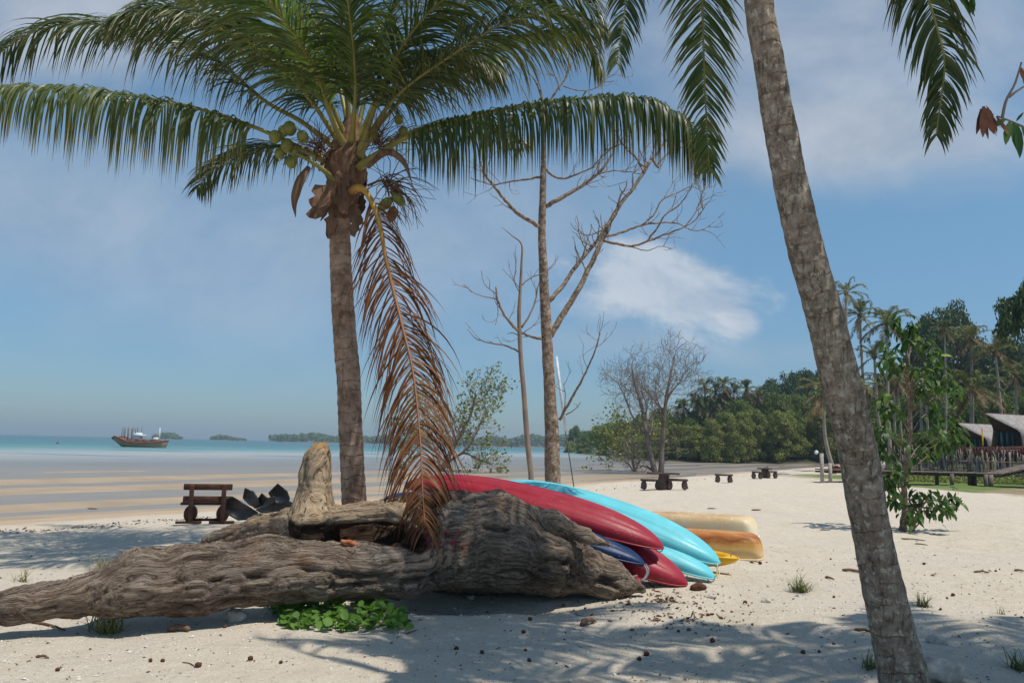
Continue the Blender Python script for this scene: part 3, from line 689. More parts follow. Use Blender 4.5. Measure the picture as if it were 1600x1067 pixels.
at = me.attributes.new('grain', 'FLOAT_VECTOR', 'POINT'); at.data.foreach_set('vector', gr3.reshape(-1))
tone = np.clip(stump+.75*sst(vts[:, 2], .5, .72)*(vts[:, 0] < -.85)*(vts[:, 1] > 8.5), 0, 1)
at = me.attributes.new('tone', 'FLOAT', 'POINT'); at.data.foreach_set('value', tone)
hollow_shade = np.zeros(len(vts))  # mask for shade painted into the hollow and under the ledge
HOLLOW_SHADE = [chain([(452, 831, 8.7, .09), (560, 835, 8.85, .13), (652, 842, 8.85, .15)]), chain([(470, 832, 8.95, .06), (560, 838, 9.0, .10), (650, 845, 9.05, .12)])]
for ch in CUT[:2]+HOLLOW_SHADE:
    for a, b_ in zip(ch, ch[1:]): hollow_shade = np.maximum(hollow_shade, 1-sst(capd(vts[:, 0], vts[:, 1], vts[:, 2], a, b_), .012, .05))
at = me.attributes.new('hollow_shade', 'FLOAT', 'POINT'); at.data.foreach_set('value', hollow_shade)
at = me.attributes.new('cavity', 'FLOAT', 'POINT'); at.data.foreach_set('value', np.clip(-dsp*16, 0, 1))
me.update()
g = mat('weathered_driftwood', .92, .15)
ga = g.node('ShaderNodeAttribute', dict(attribute_name='grain')).outputs['Vector']
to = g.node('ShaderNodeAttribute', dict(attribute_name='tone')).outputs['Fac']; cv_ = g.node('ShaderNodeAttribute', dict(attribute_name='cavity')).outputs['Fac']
pw = g.vmath('ADD', ga, g.scale(g.vmath('SUBTRACT', g.noise(g.pos(), 2.6, 3, .5, col=True), (.5, .5, .5)), (.35, .05, .05)))
f1 = g.noise(g.scale(pw, (1.3, 20, 20)), 1.4, 7, .70); f2 = g.noise(g.scale(pw, (2.4, 34, 34)), 2.0, 5, .7); f3 = g.noise(g.pos(), 1.7, 5, .6)
c = g.ramp(f1, [(.3, (.065, .042, .030)), (.42, (.19, .138, .10)), (.54, (.33, .255, .195)), (.70, (.49, .41, .33))])
c = g.mix(g.mr(f3, .45, .68), c, g.ramp(f1, [(.3, (.14, .10, .075)), (.6, (.38, .32, .265)), (.75, (.49, .43, .37))]))
c = g.mix(g.math('MULTIPLY', g.mr(g.noise(g.pos(), 2.4, 4, .6), .58, .70), .5), c, g.ramp(f1, [(.35, (.12, .055, .025)), (.65, (.33, .18, .09))]))
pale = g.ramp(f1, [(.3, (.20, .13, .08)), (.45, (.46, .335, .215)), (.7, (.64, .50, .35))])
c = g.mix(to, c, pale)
ptop = P(500, 694, 9.0)
c = g.mix(g.mr(g.vmath('DISTANCE', g.pos(), tuple(ptop)), .17, .06), c, (.55, .33, .13))
crack = g.math('MULTIPLY', g.mr(f2, .42, .33), g.math('SUBTRACT', 1.0, g.math('MULTIPLY', to, .35)))
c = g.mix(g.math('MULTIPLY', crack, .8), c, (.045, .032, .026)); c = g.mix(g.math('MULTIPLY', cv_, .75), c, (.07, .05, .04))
fl_ = g.noise(g.scale(pw, (.9, 13, 13)), 1.3, 5, .6); lines = g.mr(g.math('ABSOLUTE', g.math('SUBTRACT', fl_, .5)), .012, .002)
c = g.mix(g.math('MULTIPLY', lines, .8), c, (.05, .034, .026))
ro = g.node('ShaderNodeAttribute', dict(attribute_name='hollow_shade')).outputs['Fac']
c = g.mix(g.math('MULTIPLY', ro, .92), c, g.ramp(f1, [(.35, (.012, .006, .004)), (.65, (.06, .028, .018))]))  # dark red-brown inner wood, taken near black to paint in the hollow's shade
worm = g.mr(g.voro(g.pos(), 16), .07, .045); c = g.mix(g.math('MULTIPLY', worm, .8), c, (.04, .03, .02))
red = None
for (x, y, Y_) in [(700, 832, 8.55), (706, 840, 8.55), (690, 848, 8.5), (664, 838, 8.3), (668, 846, 8.3), (676, 850, 8.4), (712, 846, 8.6), (724, 850, 8.6), (716, 830, 8.6), (660, 828, 8.3)]:
    q = P(x, y, Y_+.1); dd = g.vmath('LENGTH', g.scale(g.vmath('SUBTRACT', g.pos(), tuple(q)), (1, .12, 1)))
    mk_ = g.mr(dd, .055, .03); red = mk_ if red is None else g.math('MAXIMUM', red, mk_)
c = g.mix(g.math('MULTIPLY', g.math('MULTIPLY', red, .8), g.mr(g.noise(g.pos(), 22, 3), .42, .52)), c, (.30, .035, .06))
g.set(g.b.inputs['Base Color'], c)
g.set(g.b.inputs['Normal'], g.bump(g.math('SUBTRACT', g.math('ADD', g.math('MULTIPLY', f1, 1.0), g.math('MULTIPLY', f2, .7)), g.math('MULTIPLY', lines, .45)), 1.0, .05))
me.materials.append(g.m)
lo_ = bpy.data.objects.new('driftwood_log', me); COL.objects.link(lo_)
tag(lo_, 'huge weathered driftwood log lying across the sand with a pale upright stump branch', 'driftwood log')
M['driftwood'] = g.m
from mathutils.bvhtree import BVHTree
BV = BVHTree.FromPolygons(vts2.tolist(), qds.tolist())
q = BV.ray_cast(CP, ray(546, 851).normalized())[0]
b = MB(); b.ball((q.x, q.y, q.z+.015), (.075, .05, .032), 8, 0, Matrix.Rotation(.3, 3, 'Y'), .55, 3)
tag(b.build('brick_fragment', simple('orange_brick', (.30, .07, .025), (.40, .19, .10), 14, .9, .1, .01)), 'orange lump of broken brick lying in the hollow of the log', 'brick')
# ------------------------------------------------------------------ kayaks
def plastic(name, c, rough=.42, dirt=.7):
    g = mat(name, rough, .38)
    p = g.obj(); n1 = g.noise(p, 3, 5, .6); n2 = g.noise(g.scale(p, (1, 6, 6)), 5, 5, .7)
    lt = tuple(min(1, a*1.25+.008) for a in c)
    col = g.mix(g.math('MULTIPLY', g.mr(n1, .45, .75), .6), c, lt)
    col = g.mix(g.math('MULTIPLY', g.mr(n2, .62, .74), dirt), col, (.42, .37, .31))
    col = g.mix(g.math('MULTIPLY', g.mr(g.noise(p, 42, 3), .68, .74), dirt), col, (.2, .17, .14))
    scr = g.noise(g.scale(p, (1.0, 22, 22)), 2.5, 4, .7)
    col = g.mix(g.math('MULTIPLY', g.mr(scr, .62, .66), .35), col, lt)
    g.set(g.b.inputs['Base Color'], col)
    g.set(g.b.inputs['Roughness'], g.mr(n1, .3, .7, rough, rough+.2))
    g.set(g.b.inputs['Normal'], g.bump(g.math('ADD', n1, g.math('MULTIPLY', scr, .15)), .4, .02))
    return g.m
KM = {'red': plastic('red_kayak_plastic', (.29, .012, .028)), 'cyan': plastic('turquoise_kayak_plastic', (.13, .52, .60), .36, .5),
      'blue': plastic('navy_kayak_plastic', (.003, .026, .095)), 'yellow': plastic('yellow_kayak_plastic', (.72, .40, .012), .35, .3)}
ropem = simple('grey_rope', (.12, .15, .18), (.32, .35, .36), 30, .9)
def kayak(stern, bow, W, H, key, label, roll=0, over=True, sheer=.12, grp=None, handle=True):
    A, B_ = Vector(stern), Vector(bow); d = (B_-A); L = d.length; d.normalize()
    y = Vector((0, 0, 1)).cross(d).normalized(); z = d.cross(y)
    Rm = Matrix((d, y, z)).transposed() @ Matrix.Rotation(roll, 3, 'X')
    if not over: Rm = Rm @ Matrix.Rotation(math.pi, 3, 'X')
    k = empty('kayak', (A+B_)/2, label, 'kayak', grp); k.rotation_euler = Rm.to_euler()
    n, mm = 90, 44
    t = (1-np.cos(np.linspace(0, np.pi, n)))/2; e = np.abs(2*t-1)
    w = W*.98*(1-e**2.7)**.6+.004; zk = H*.80*(1-e**3.4)**.55; sh = sheer*(1-e**2); x = (t-.5)*L
    ph = np.linspace(0, np.pi, mm)
    cs = np.sign(np.cos(ph))*np.abs(np.cos(ph))**.85; sn = np.sin(ph)**.62
    mid = sst(.5-e/2, .03, .16)[:, None]
    gr = np.exp(-((np.abs(cs)-.42)/.07)**2)*.042+np.exp(-((np.abs(cs)-.84)/.04)**2)*.006-np.exp(-(cs/.12)**2)*.014
    Yh = w[:, None]*cs[None, :]; Zh = sh[:, None]+zk[:, None]*sn[None, :]-gr[None, :]*mid*(zk[:, None]/H)
    Xh = np.repeat(x[:, None], mm, 1)
    def surf(mb, Xs, Ys, Zs, flipn):
        a, c = Xs.shape; v = np.stack([Xs, Ys, Zs], 2).reshape(-1, 3); f = []
        for i in range(a-1):
            for j in range(c-1):
                q = (i*c+j, (i+1)*c+j, (i+1)*c+j+1, i*c+j+1); f.append(q if flipn else q[::-1])
        mb.add(v, f)
    h = MB(); surf(h, Xh, Yh, Zh, False); ho = h.build('hull', KM[key], None); ho.parent = k
    # seam lip where hull and deck meet
    s = MB()
    for sg in (1, -1): s.tube(np.stack([x, sg*(w+.004), sh], 1), .011, 6)
    so_ = s.build('rim', KM[key], None); so_.parent = k
    u = np.linspace(-1, 1, 31)
    well = sst(.5-e/2, .05, .12)[:, None]*sst(1-np.abs(u), .22, .42)[None, :]
    Zd = sh[:, None]-.05*(1-e[:, None]**2)*(1-u[None, :]**2)+well*.17*np.minimum(1, zk[:, None]/H)
    Zd += .03*well*(np.sin(x[:, None]*9) > .3)
    dd = MB(); surf(dd, np.repeat(x[:, None], 31, 1), w[:, None]*u[None, :], Zd, False); do = dd.build('deck', KM[key], None); do.parent = k
    if handle:
        for sg in (1, -1):
            hb = MB(); xe = sg*(L/2-.05)
            a = np.linspace(0, np.pi, 9); hb.tube(np.stack([xe+sg*.0*a+.05*np.cos(a)*1, 0*a+.01, -.01-.05*np.sin(a)], 1), .006, 5)
            ho2 = hb.build('handle', ropem, None); ho2.parent = k
    return k
kayak(P(634, 758, 11.2), P(1036, 856, 9.75), .36, .29, 'red', 'crimson kayak turned over, uppermost, resting its stern high on the driftwood log', .22, grp=None)
kayak(P(765, 762, 12.4), P(1124, 880, 10.3), .37, .30, 'cyan', 'turquoise kayak turned over, the upper of the two, with sun shining on its bow', .22)
kayak(P(795, 812, 11.95), P(1116, 903, 10.15), .34, .26, 'cyan', 'turquoise kayak underneath the other turquoise one, its bow on the sand', .15)
kayak(P(720, 800, 11.3), P(1073, 913, 9.75), .36, .30, 'red', 'crimson kayak lying lowest, its blunt bow touching the sand beside the dark debris', .30)
kayak(P(602, 778, 10.95), P(1006, 880, 9.55), .30, .20, 'blue', 'navy blue kayak squeezed between the log and the uppermost crimson kayak', .2)
kayak(P(905, 838, 12.6), P(1153, 872, 10.85), .34, .24, 'yellow', 'yellow kayak lying right way up behind the turquoise ones', .0, over=False, sheer=-.02)
kayak(P(740, 880, 10.9), P(1003, 908, 9.52), .26, .12, 'red', 'small crimson kayak tip poking out low at the right end of the log', .1, handle=False)
b = MB(); q = P(1008, 885, 9.5); pts = spline([P(1006, 882, 9.55), P(1011, 893, 9.5), P(1006, 904, 9.48), P(998, 908, 9.46)], 14)
b.tube(pts, .012, 6); b.tube(pts+np.array([.02, 0, .01]), .009, 6); b.tube(spline([P(988, 901, 9.5), P(996, 899, 9.5)], 4), .013, 6)
tag(b.build('mooring_rope', ropem), 'short grey blue rope dangling from the bow of the navy kayak', 'rope')
b = MB(); b.tube(spline([P(1120, 880, 10.2), P(1121, 890, 10.18), P(1119, 900, 10.15)], 8), .010, 6); b.tube(spline([P(1122, 888, 10.2), P(1124, 898, 10.15), P(1121, 902, 10.1)], 8), .008, 6)
tag(b.build('mooring_rope', simple('yellow_rope', (.5, .42, .15), (.62, .55, .3), 30)), 'frayed yellowish rope end hanging from the bow of the upper turquoise kayak', 'rope')

# ------------------------------------------------------------------ two weathered overturned canoes
g = mat('weathered_yellow_fibreglass', .5, .35)
p = g.obj(); z_ = g.sep(p)[2]; n1 = g.noise(g.scale(p, (1, 3, 3)), 3.2, 6, .65)
zz = g.math('ADD', g.math('MULTIPLY', z_, 2.3), g.math('MULTIPLY', g.math('SUBTRACT', n1, .5), .55))
c = g.ramp(zz, [(0, (.66, .52, .30)), (.30, (.60, .38, .14)), (.50, (.54, .27, .07)), (.68, (.26, .08, .02)), (.84, (.44, .16, .035)), (1.0, (.56, .32, .11))])
c = g.mix(g.math('MULTIPLY', g.mr(g.noise(p, 9, 5, .7), .6, .72), .5), c, (.66, .52, .32))
c = g.mix(g.math('MULTIPLY', g.mr(g.noise(p, 24, 4), .62, .7), .6), c, (.28, .13, .05))
g.set(g.b.inputs['Base Color'], c); g.set(g.b.inputs['Normal'], g.bump(n1, .3, .01))
fib = g.m
g = mat('bleached_fibreglass', .5, .35)
p = g.obj(); z_ = g.sep(p)[2]; n1 = g.noise(g.scale(p, (1, 3, 3)), 3.2, 6, .65)
zz = g.math('ADD', g.math('MULTIPLY', z_, 2.3), g.math('MULTIPLY', g.math('SUBTRACT', n1, .5), .5))
c = g.ramp(zz, [(0, (.72, .66, .52)), (.45, (.70, .60, .40)), (.75, (.62, .46, .25)), (.93, (.42, .22, .09)), (1.0, (.40, .22, .10))])
c = g.mix(g.mr(g.noise(p, 8, 5, .7), .5, .7), c, (.72, .65, .5))
g.set(g.b.inputs['Base Color'], c); fib2 = g.m
def canoe(a, b_, W, H, label, roll=0.0, mt=fib):
    A, B_ = Vector(a), Vector(b_); d = B_-A; L = d.length; d.normalize(); y = Vector((0, 0, 1)).cross(d).normalized(); z = d.cross(y)
    Rm = Matrix((d, y, z)).transposed() @ Matrix.Rotation(roll, 3, 'X')
    k = empty('canoe', (A+B_)/2, label, 'canoe'); k.rotation_euler = Rm.to_euler()
    n, mm = 70, 40; t = (1-np.cos(np.linspace(0, np.pi, n)))/2; e = np.abs(2*t-1)
    w = W*(1-.35*e**3)*(1-e**60)**.5+.003; zk = H*(1-.1*e**2)*(1-e**26)**.5; x = (t-.5)*L+.05*np.sign(t-.5)*e**3
    ph = np.linspace(0, np.pi, mm); cs = np.sign(np.cos(ph))*np.abs(np.cos(ph))**.38; sn = np.sin(ph)**.36
    cs = cs*(1-.14*sn)
    v = np.stack([np.repeat(x[:, None], mm, 1), w[:, None]*cs[None, :], zk[:, None]*sn[None, :]], 2).reshape(-1, 3)
    v[:, 2] += .006*fbm(v[:, 0]*3, v[:, 1]*5, v[:, 2]*5, 3)
    f = [(i*mm+j, i*mm+j+1, (i+1)*mm+j+1, (i+1)*mm+j) for i in range(n-1) for j in range(mm-1)]
    h = MB(); h.add(v, f); o = h.build('hull', mt, None); o.parent = k
    mo = o.modifiers.new('solidify', 'SOLIDIFY'); mo.thickness = .012
    s = MB()
    for sg in (1, -1): s.tube(np.stack([x, sg*(w+.008), 0*x], 1), .017, 6)
    o = s.build('gunwale', mt, None); o.parent = k
    return k
canoe(P(905, 858, 13.6), P(1187, 872, 12.35), .36, .40, 'overturned canoe with orange brown rust streaks, beside the yellow kayak', .0)
canoe(P(935, 830, 14.9), P(1178, 840, 13.25), .34, .37, 'overturned bleached cream canoe, farther back and leaning on the streaked one', .06, fib2)

# ------------------------------------------------------------------ bench by the water
wood = simple('dark_red_timber', (.050, .020, .013), (.12, .05, .032), 7, .6, .3, .004, (.4, 2, 2))
bq = gxy(322, 818); bench = empty('bench', bq, 'dark red brown wooden bench facing the sea at the waterline', 'bench', rz=math.radians(17))
bs = .0 + (bq.y/1244)/(.0137)
def bb_(name, a, b__, w, t, up=(0, 0, 1)):
    m_ = MB(); s_ = bs*1.02; m_.beam(Vector(a)*s_, Vector(b__)*s_, w*s_, t*s_, up, 0, .2); o = m_.build(name, wood, bench, loc=(0, 0, 0)); return o
for sx_ in (-.31, .31): bb_('post', (sx_, -.02, .02), (sx_, -.16, .80), .09, .07, (0, 1, 0))
bb_('back_slat', (-.47, -.115, .75), (.47, -.115, .75), .05, .125)
bb_('back_slat', (-.47, -.075, .50), (.47, -.075, .50), .05, .125)
bb_('seat', (-.52, .16, .40), (.50, .16, .40), .34, .05)
for sx_ in (-.33, .31):
    m_ = MB(); m_.tube(np.array([[sx_*bs, .05*bs, .195*bs], [sx_*bs, .34*bs, .195*bs]]), .175*bs, 20); m_.v[-1][:, 0] = sx_*bs+(m_.v[-1][:, 0]-sx_*bs)*.74
    m_.build('log_leg', wood, bench, loc=(0, 0, 0), smooth=False)
for sx_ in (-.33, .31): bb_('skid', (sx_-.26, .0, .03), (sx_+.24, .02, .03), .09, .05)
bb_('rail', (-.33, .12, .07), (.31, .12, .07), .07, .05)

# ------------------------------------------------------------------ black plastic shells heaped on the back root
blk = simple('black_plastic', (.006, .007, .009), (.022, .024, .028), 6, .38, .5)
def shell(poly, Y0, bowl, label, th=.012, grow=1.0, sl=0.0):
    c = np.mean(poly, 0); c0 = P(c[0], c[1], Y0); R_ = 4
    k = empty('plastic_shell', c0, label, 'plastic shell', 'black plastic shells heaped behind the log'); m_ = MB(); vs = []
    pol = []
    for i in range(len(poly)):
        a, b2 = np.array(poly[i], float), np.array(poly[(i+1) % len(poly)], float)
        pol += [a*(1-u)+b2*u for u in (0, .25, .5, .75)]
    n_ = len(pol); rm = max(np.linalg.norm(q-c) for q in pol)
    vs.append(P(c[0], c[1], Y0+bowl))
    for r in range(1, R_+1):
        for q in pol:
            u = r/R_; w_ = c+(q-c)*u; vs.append(P(w_[0], w_[1], Y0+bowl*(1-(u*np.linalg.norm(q-c)/rm)**2)+sl*(w_[0]-c[0])/20))
    f = [(0, 1+i, 1+(i+1) % n_) for i in range(n_)]
    for r in range(R_-1):
        f += [(1+r*n_+i, 1+(r+1)*n_+i, 1+(r+1)*n_+(i+1) % n_, 1+r*n_+(i+1) % n_) for i in range(n_)]
    m_.add([tuple(Vector(v)-c0) for v in vs], f)
    o = m_.build('panel', blk, None, smooth=False); o.parent = k; md = o.modifiers.new('solidify', 'SOLIDIFY'); md.thickness = th
    rm_ = MB(); e = [tuple(Vector(vs[1+(R_-1)*n_+i])-c0) for i in range(n_)]; rm_.tube(np.array(e+[e[0]]), .009, 5, cap=False)
    o = rm_.build('rim', blk, None); o.parent = k
    return k
shell([(354, 779), (363, 776), (378, 785), (403, 801), (398, 808), (386, 811), (372, 812), (358, 804), (352, 795)], 10.4, .16, 'leftmost black plastic shell, a wide trough tipped on its side beside the bench')
shell([(383, 763), (396, 768), (404, 780), (400, 793), (390, 788), (380, 778)], 10.5, .06, 'black plastic shell standing up with a pointed upper left corner')
shell([(395, 767), (402, 778), (406, 790), (398, 794), (392, 780)], 10.42, -.04, 'narrow greyish black plastic shell between the pointed one and the small square one')
shell([(409, 771), (418, 778), (412, 790), (404, 798), (400, 790), (403, 780)], 10.4, .05, 'small square cornered black plastic shell in the middle of the heap')
shell([(434, 756), (448, 767), (452, 777), (451, 786), (430, 786), (420, 770)], 10.35, .07, 'tallest black plastic shell, tilted like a diamond, at the right of the heap')
shell([(400, 796), (420, 787), (452, 786), (458, 790), (440, 797), (410, 801)], 10.3, .09, 'black plastic shell lying flat under the diamond shaped one')
shell([(420, 778), (428, 776), (430, 784), (414, 794), (408, 794)], 10.25, .03, 'folded black plastic shell lying across the heap', .02)
shell([(440, 789), (452, 784), (464, 788), (466, 792), (448, 796)], 10.45, .03, 'small black plastic shell lying against the pale stump')

# ------------------------------------------------------------------ dead trees in the middle
def poly(mb, l, r0, r1, n=16, wob=.0, nseg=8, seed=0):
    C = spline(PT(l), n); R_ = np.random.default_rng(seed+3)
    if wob: C[1:-1] += R_.normal(0, wob, (n-2, 3))
    mb.tube(C, np.linspace(r0, r1, n), nseg); return C
def grow(mb, p, d, L, r, depth, R_, tips=None, spread=.7, up=.12, nch=3, shrink=.62, curl=.22, nseg=5, rmin=.004):
    n_ = 5; pts = [p]; dd = d
    for i in range(n_):
        dd = unit(dd+R_.normal(0, curl, 3)+np.array([0, 0, up])); pts.append(pts[-1]+dd*L/n_)
    mb.tube(np.array(pts), np.maximum(np.linspace(r, r*.55, n_+1), rmin), nseg, cap=False)
    if depth <= 0:
        if tips is not None: tips.append(pts[-1]); tips.append(pts[-3])
        return
    for k in range(nch):
        i = min(n_, 2+int(R_.integers(0, n_-1))) if k else n_
        nd = unit(dd+R_.normal(0, spread, 3)); grow(mb, pts[i], nd, L*shrink*R_.uniform(.8, 1.2), r*.55 if k else r*.6, depth-1, R_, tips, spread, up, nch, shrink, curl, nseg, rmin)
def q3(x, y, Y_=18.0): return (x, y, Y_)
def deadtree(base_px, Y_, trunk, branches, label, ntw, seed, bark, twl=.55):
    c0 = P(*base_px, Y_); c0 = gpt(c0.x, c0.y)
    k = empty('dead_tree', c0, label, 'tree'); R_ = np.random.default_rng(seed)
    b = MB(); C = spline([(c0.x, c0.y, c0.z-.15, trunk[0][2]*1.25)]+[(*P(x, y, Y_), r) for x, y, r in trunk], 120)
    def jt2(a, n_):
        th = np.linspace(0, 2*np.pi, n_, endpoint=False)[None, :]; l = np.linspace(0, 10, a)[:, None]
        return 1+.10*fbm(l*2+0*th, np.cos(th)*1.5, np.sin(th)*1.5, 3, seed)
    b.tube(C[:, :3], C[:, 3], 18, 0, True, None, jt2); b.build('trunk', bark, k)
    for br in branches:
        b = MB(); l, r0, r1 = br[0], br[1], br[2]; dpt = br[3] if len(br) > 3 else 0
        C = poly(b, [(x, y, Y_+dpt*i/(len(l)-1)) for i, (x, y) in enumerate(l)], r0, r1, max(10, len(l)*4), .004+r0*.06, 8, seed+len(l))
        nt = int(ntw*np.linalg.norm(C[-1]-C[0])/1.6)
        T = unit(np.gradient(C, axis=0))
        for i in range(nt):
            u = R_.uniform(.3, 1.0); j = min(len(C)-1, int(u*len(C)))
            grow(b, C[j], unit(T[j]*.8+R_.normal(0, .6, 3)+np.array([0, 0, .25])), twl*R_.uniform(.5, 1.15), max(.009, r1*.55), 1, R_, None, .5, .1, 2, .6, .15, 4, .004)
        b.build('branch', bark, k)
    return k
deadtree((864, 790), 18.0, [(864, 750, .175), (862, 680, .158), (859, 610, .142), (856, 560, .13), (853, 500, .118), (850, 440, .106), (847, 370, .092), (848, 310, .08), (849, 250, .068), (849, 200, .05), (848, 160, .036), (838, 130, .022), (822, 108, .01)],
 [([(846, 357), (826, 344), (806, 331), (785, 308), (770, 288), (758, 274), (752, 258)], .055, .022, -.6),
  ([(852, 323), (880, 308), (910, 290), (935, 271), (948, 255), (957, 240)], .055, .024, .5),
  ([(934, 272), (960, 267), (985, 269), (1003, 263)], .02, .008, .2), ([(934, 270), (938, 248), (945, 236), (975, 222), (990, 196), (1000, 180)], .024, .01, .3),
  ([(847, 276), (822, 281), (795, 284), (775, 289), (757, 286), (735, 278)], .03, .01, .5),
  ([(852, 262), (862, 274), (880, 279), (900, 273), (925, 262), (940, 245), (965, 225)], .03, .01, -.5),
  ([(850, 170), (868, 145), (885, 118), (890, 80), (893, 40)], .028, .01, .2), ([(880, 135), (905, 142), (930, 138), (955, 118), (975, 118)], .014, .006, .2),
  ([(875, 142), (868, 120), (855, 112), (845, 92)], .014, .006, -.2), ([(850, 185), (835, 175), (822, 150), (812, 130)], .018, .007, -.3),
  ([(860, 525), (876, 497), (898, 462), (918, 425), (934, 390), (950, 352), (968, 322), (990, 293), (1006, 270), (1018, 250)], .074, .034, .9),
  ([(858, 470), (880, 446), (900, 416), (922, 390), (936, 372), (948, 348)], .056, .036, .9),
  ([(1006, 271), (996, 250), (975, 228), (962, 205), (948, 180), (945, 165)], .03, .01, .2), ([(1018, 250), (1030, 236), (1040, 220), (1060, 200), (1075, 165)], .035, .01, .3),
  ([(1020, 250), (1028, 262), (1030, 255), (1050, 235), (1085, 228)], .03, .007, .3), ([(1010, 262), (1000, 255), (990, 240)], .02, .008, 0),
  ([(965, 325), (970, 305), (978, 293), (980, 280)], .03, .008, -.2),
  ([(942, 376), (965, 381), (985, 385), (1010, 378), (1035, 368), (1062, 358), (1085, 345), (1105, 318)], .034, .009, -.8),
  ([(945, 370), (975, 362), (1003, 352), (1035, 348), (1062, 350), (1080, 360), (1100, 358), (1114, 348)], .032, .008, .5),
  ([(1003, 352), (1022, 335), (1035, 312), (1058, 302), (1080, 292), (1102, 302)], .022, .007, .4), ([(1010, 378), (1028, 355), (1040, 335), (1060, 322), (1076, 300), (1085, 282)], .024, .008, -.4),
  ([(1070, 355), (1085, 335), (1092, 318), (1105, 300)], .014, .006, 0),
  ([(985, 385), (1010, 392), (1030, 385), (1050, 388)], .014, .006, -.3),
  ([(928, 384), (912, 378), (900, 366)], .02, .008, .2),
  ([(853, 530), (838, 528), (822, 523), (812, 517), (795, 500)], .038, .015, -.3),
  ([(874, 656), (890, 628), (908, 596), (925, 560), (934, 535), (938, 520)], .036, .012, -.6), ([(884, 648), (898, 640), (907, 628)], .014, .007, -.2), ([(880, 648), (884, 622), (880, 598)], .014, .006, 0),
 ], 'tall leafless tree with mottled pale bark standing behind the kayaks', 5, 21, M['bark'])
deadtree((830, 775), 17.6, [(830, 750, .062), (824, 690, .06), (819, 620, .056), (814, 560, .052), (811, 500, .045), (813, 450, .034), (815, 410, .026), (815, 382, .02), (801, 369, .012), (784, 355, .006)],
 [([(812, 520), (795, 502), (782, 480), (776, 462), (775, 448)], .036, .018, -.3), ([(776, 467), (752, 462), (736, 455), (725, 444)], .016, .006, -.2), ([(775, 459), (757, 444), (752, 422)], .013, .006, 0), ([(777, 470), (778, 490), (774, 508)], .012, .005, 0),
  ([(813, 551), (792, 541), (768, 536), (745, 530), (730, 514)], .022, .007, .3), ([(815, 512), (830, 488), (838, 462), (843, 438)], .026, .012, .2), ([(814, 446), (830, 434), (850, 426), (864, 416), (872, 404)], .018, .006, .3),
  ([(812, 450), (800, 436), (785, 420)], .012, .005, -.2), ([(811, 455), (804, 440), (806, 410), (802, 395)], .013, .005, -.2), ([(818, 520), (835, 508), (848, 500)], .013, .006, .1), ([(812, 525), (800, 520), (793, 522)], .014, .006, 0)],
 'slender leafless tree with a thin brown trunk, left of the tall pale one', 4, 22, M['twig'], .35)

# pole with white tube behind the tall dead tree
pb = gxy(899, 775); pk = empty('pole', pb, 'slim white tube on a thin dark stake leaning beside the leafless tree', 'pole')
Yp = pb.y
b = MB(); b.tube(np.array([P(869, 557, Yp), P(884, 674, Yp)]), .034*Yp/18, 10); b.build('tube', simple('white_tube', (.40, .46, .52), (.60, .64, .68), 3, .5), pk)
b = MB(); b.tube(np.array([P(883, 670, Yp), P(899, 776, Yp)]), .013*Yp/18, 6); b.build('stake', simple('stake', (.05, .045, .04), (.09, .08, .07), 3), pk)

# ------------------------------------------------------------------ mangroves standing on the flat
lm1 = leafmat('mangrove_leaves', (.10, .135, .03), (.16, .19, .05), (.24, .24, .08), None, .3, .5, .3)
def mangrove(base, stems, label, name, leaf, seed, Lg, dep, nleaf, lsz, bark, extra=()):
    Y_ = base.y; k = empty(name, base, label, 'tree'); R_ = np.random.default_rng(seed); b = MB(); tips = []
    for l, r0, r1 in stems:
        C = spline([tuple(base)]+[tuple(P(x, y, Y_+dy)) for x, y, dy in l] if l[0][1] is None else [tuple(P(x, y, Y_+dy)) for x, y, dy in l], 24)
        C[2:] += np.cumsum(R_.normal(0, .02, (22, 3)), 0)
        b.tube(C, np.linspace(r0, r1, 24), 8)
        T = unit(np.gradient(C, axis=0))
        for u in np.linspace(.38, 1, 13):
            j = min(23, int(u*23)); grow(b, C[j], unit(T[j]*.7+R_.normal(0, .65, 3)+np.array([0, 0, .15])), Lg*R_.uniform(.7, 1.2)*(1.25-.5*u), max(r1, r0*(1-u))*.5, dep, R_, tips, .65, .06, 3, .66, .25, 4, .010)
    b.build('trunk', bark, k)
    if leaf:
        T_ = np.array(tips); ii = R_.integers(0, len(T_), nleaf); C = T_[ii]+R_.normal(0, lsz*1.5, (nleaf, 3))
        me = quadmesh('crown', leafquads(C-np.array(base), unit(R_.normal(size=(nleaf, 3))+np.array([0, -.3, .5])), lsz, .6, R_), leaf)
        o = bpy.data.objects.new('crown', me); COL.objects.link(o); o.parent = k
    return k
mb_ = gxy(1028, 741)
mangrove(mb_, [([(1024, 741, 0), (1016, 705, 0), (1009, 662, .5), (1004, 632, .6), (994, 600, .3), (990, 572, 0)], .26, .07), ([(1033, 741, 0), (1034, 700, 0), (1037, 652, -.4), (1042, 612, -.5), (1050, 575, 0), (1052, 556, .5)], .27, .07),
    ([(1037, 640, -.4), (1020, 622, -1), (1006, 606, -2)], .1, .04), ([(1010, 680, .3), (992, 655, 1), (978, 625, 2), (968, 600, 2)], .12, .04), ([(1040, 628, -.4), (1055, 608, -2), (1068, 592, -2)], .09, .03),
    ([(1026, 741, 0), (1008, 728, 1), (1000, 733, 1.5)], .12, .04)], 'bare twiggy mangrove with two trunks standing on the mud flat', 'mangrove_tree', None, 31, 2.3, 3, 0, 0, M['bark_far'])
mg = gxy(990, 737)
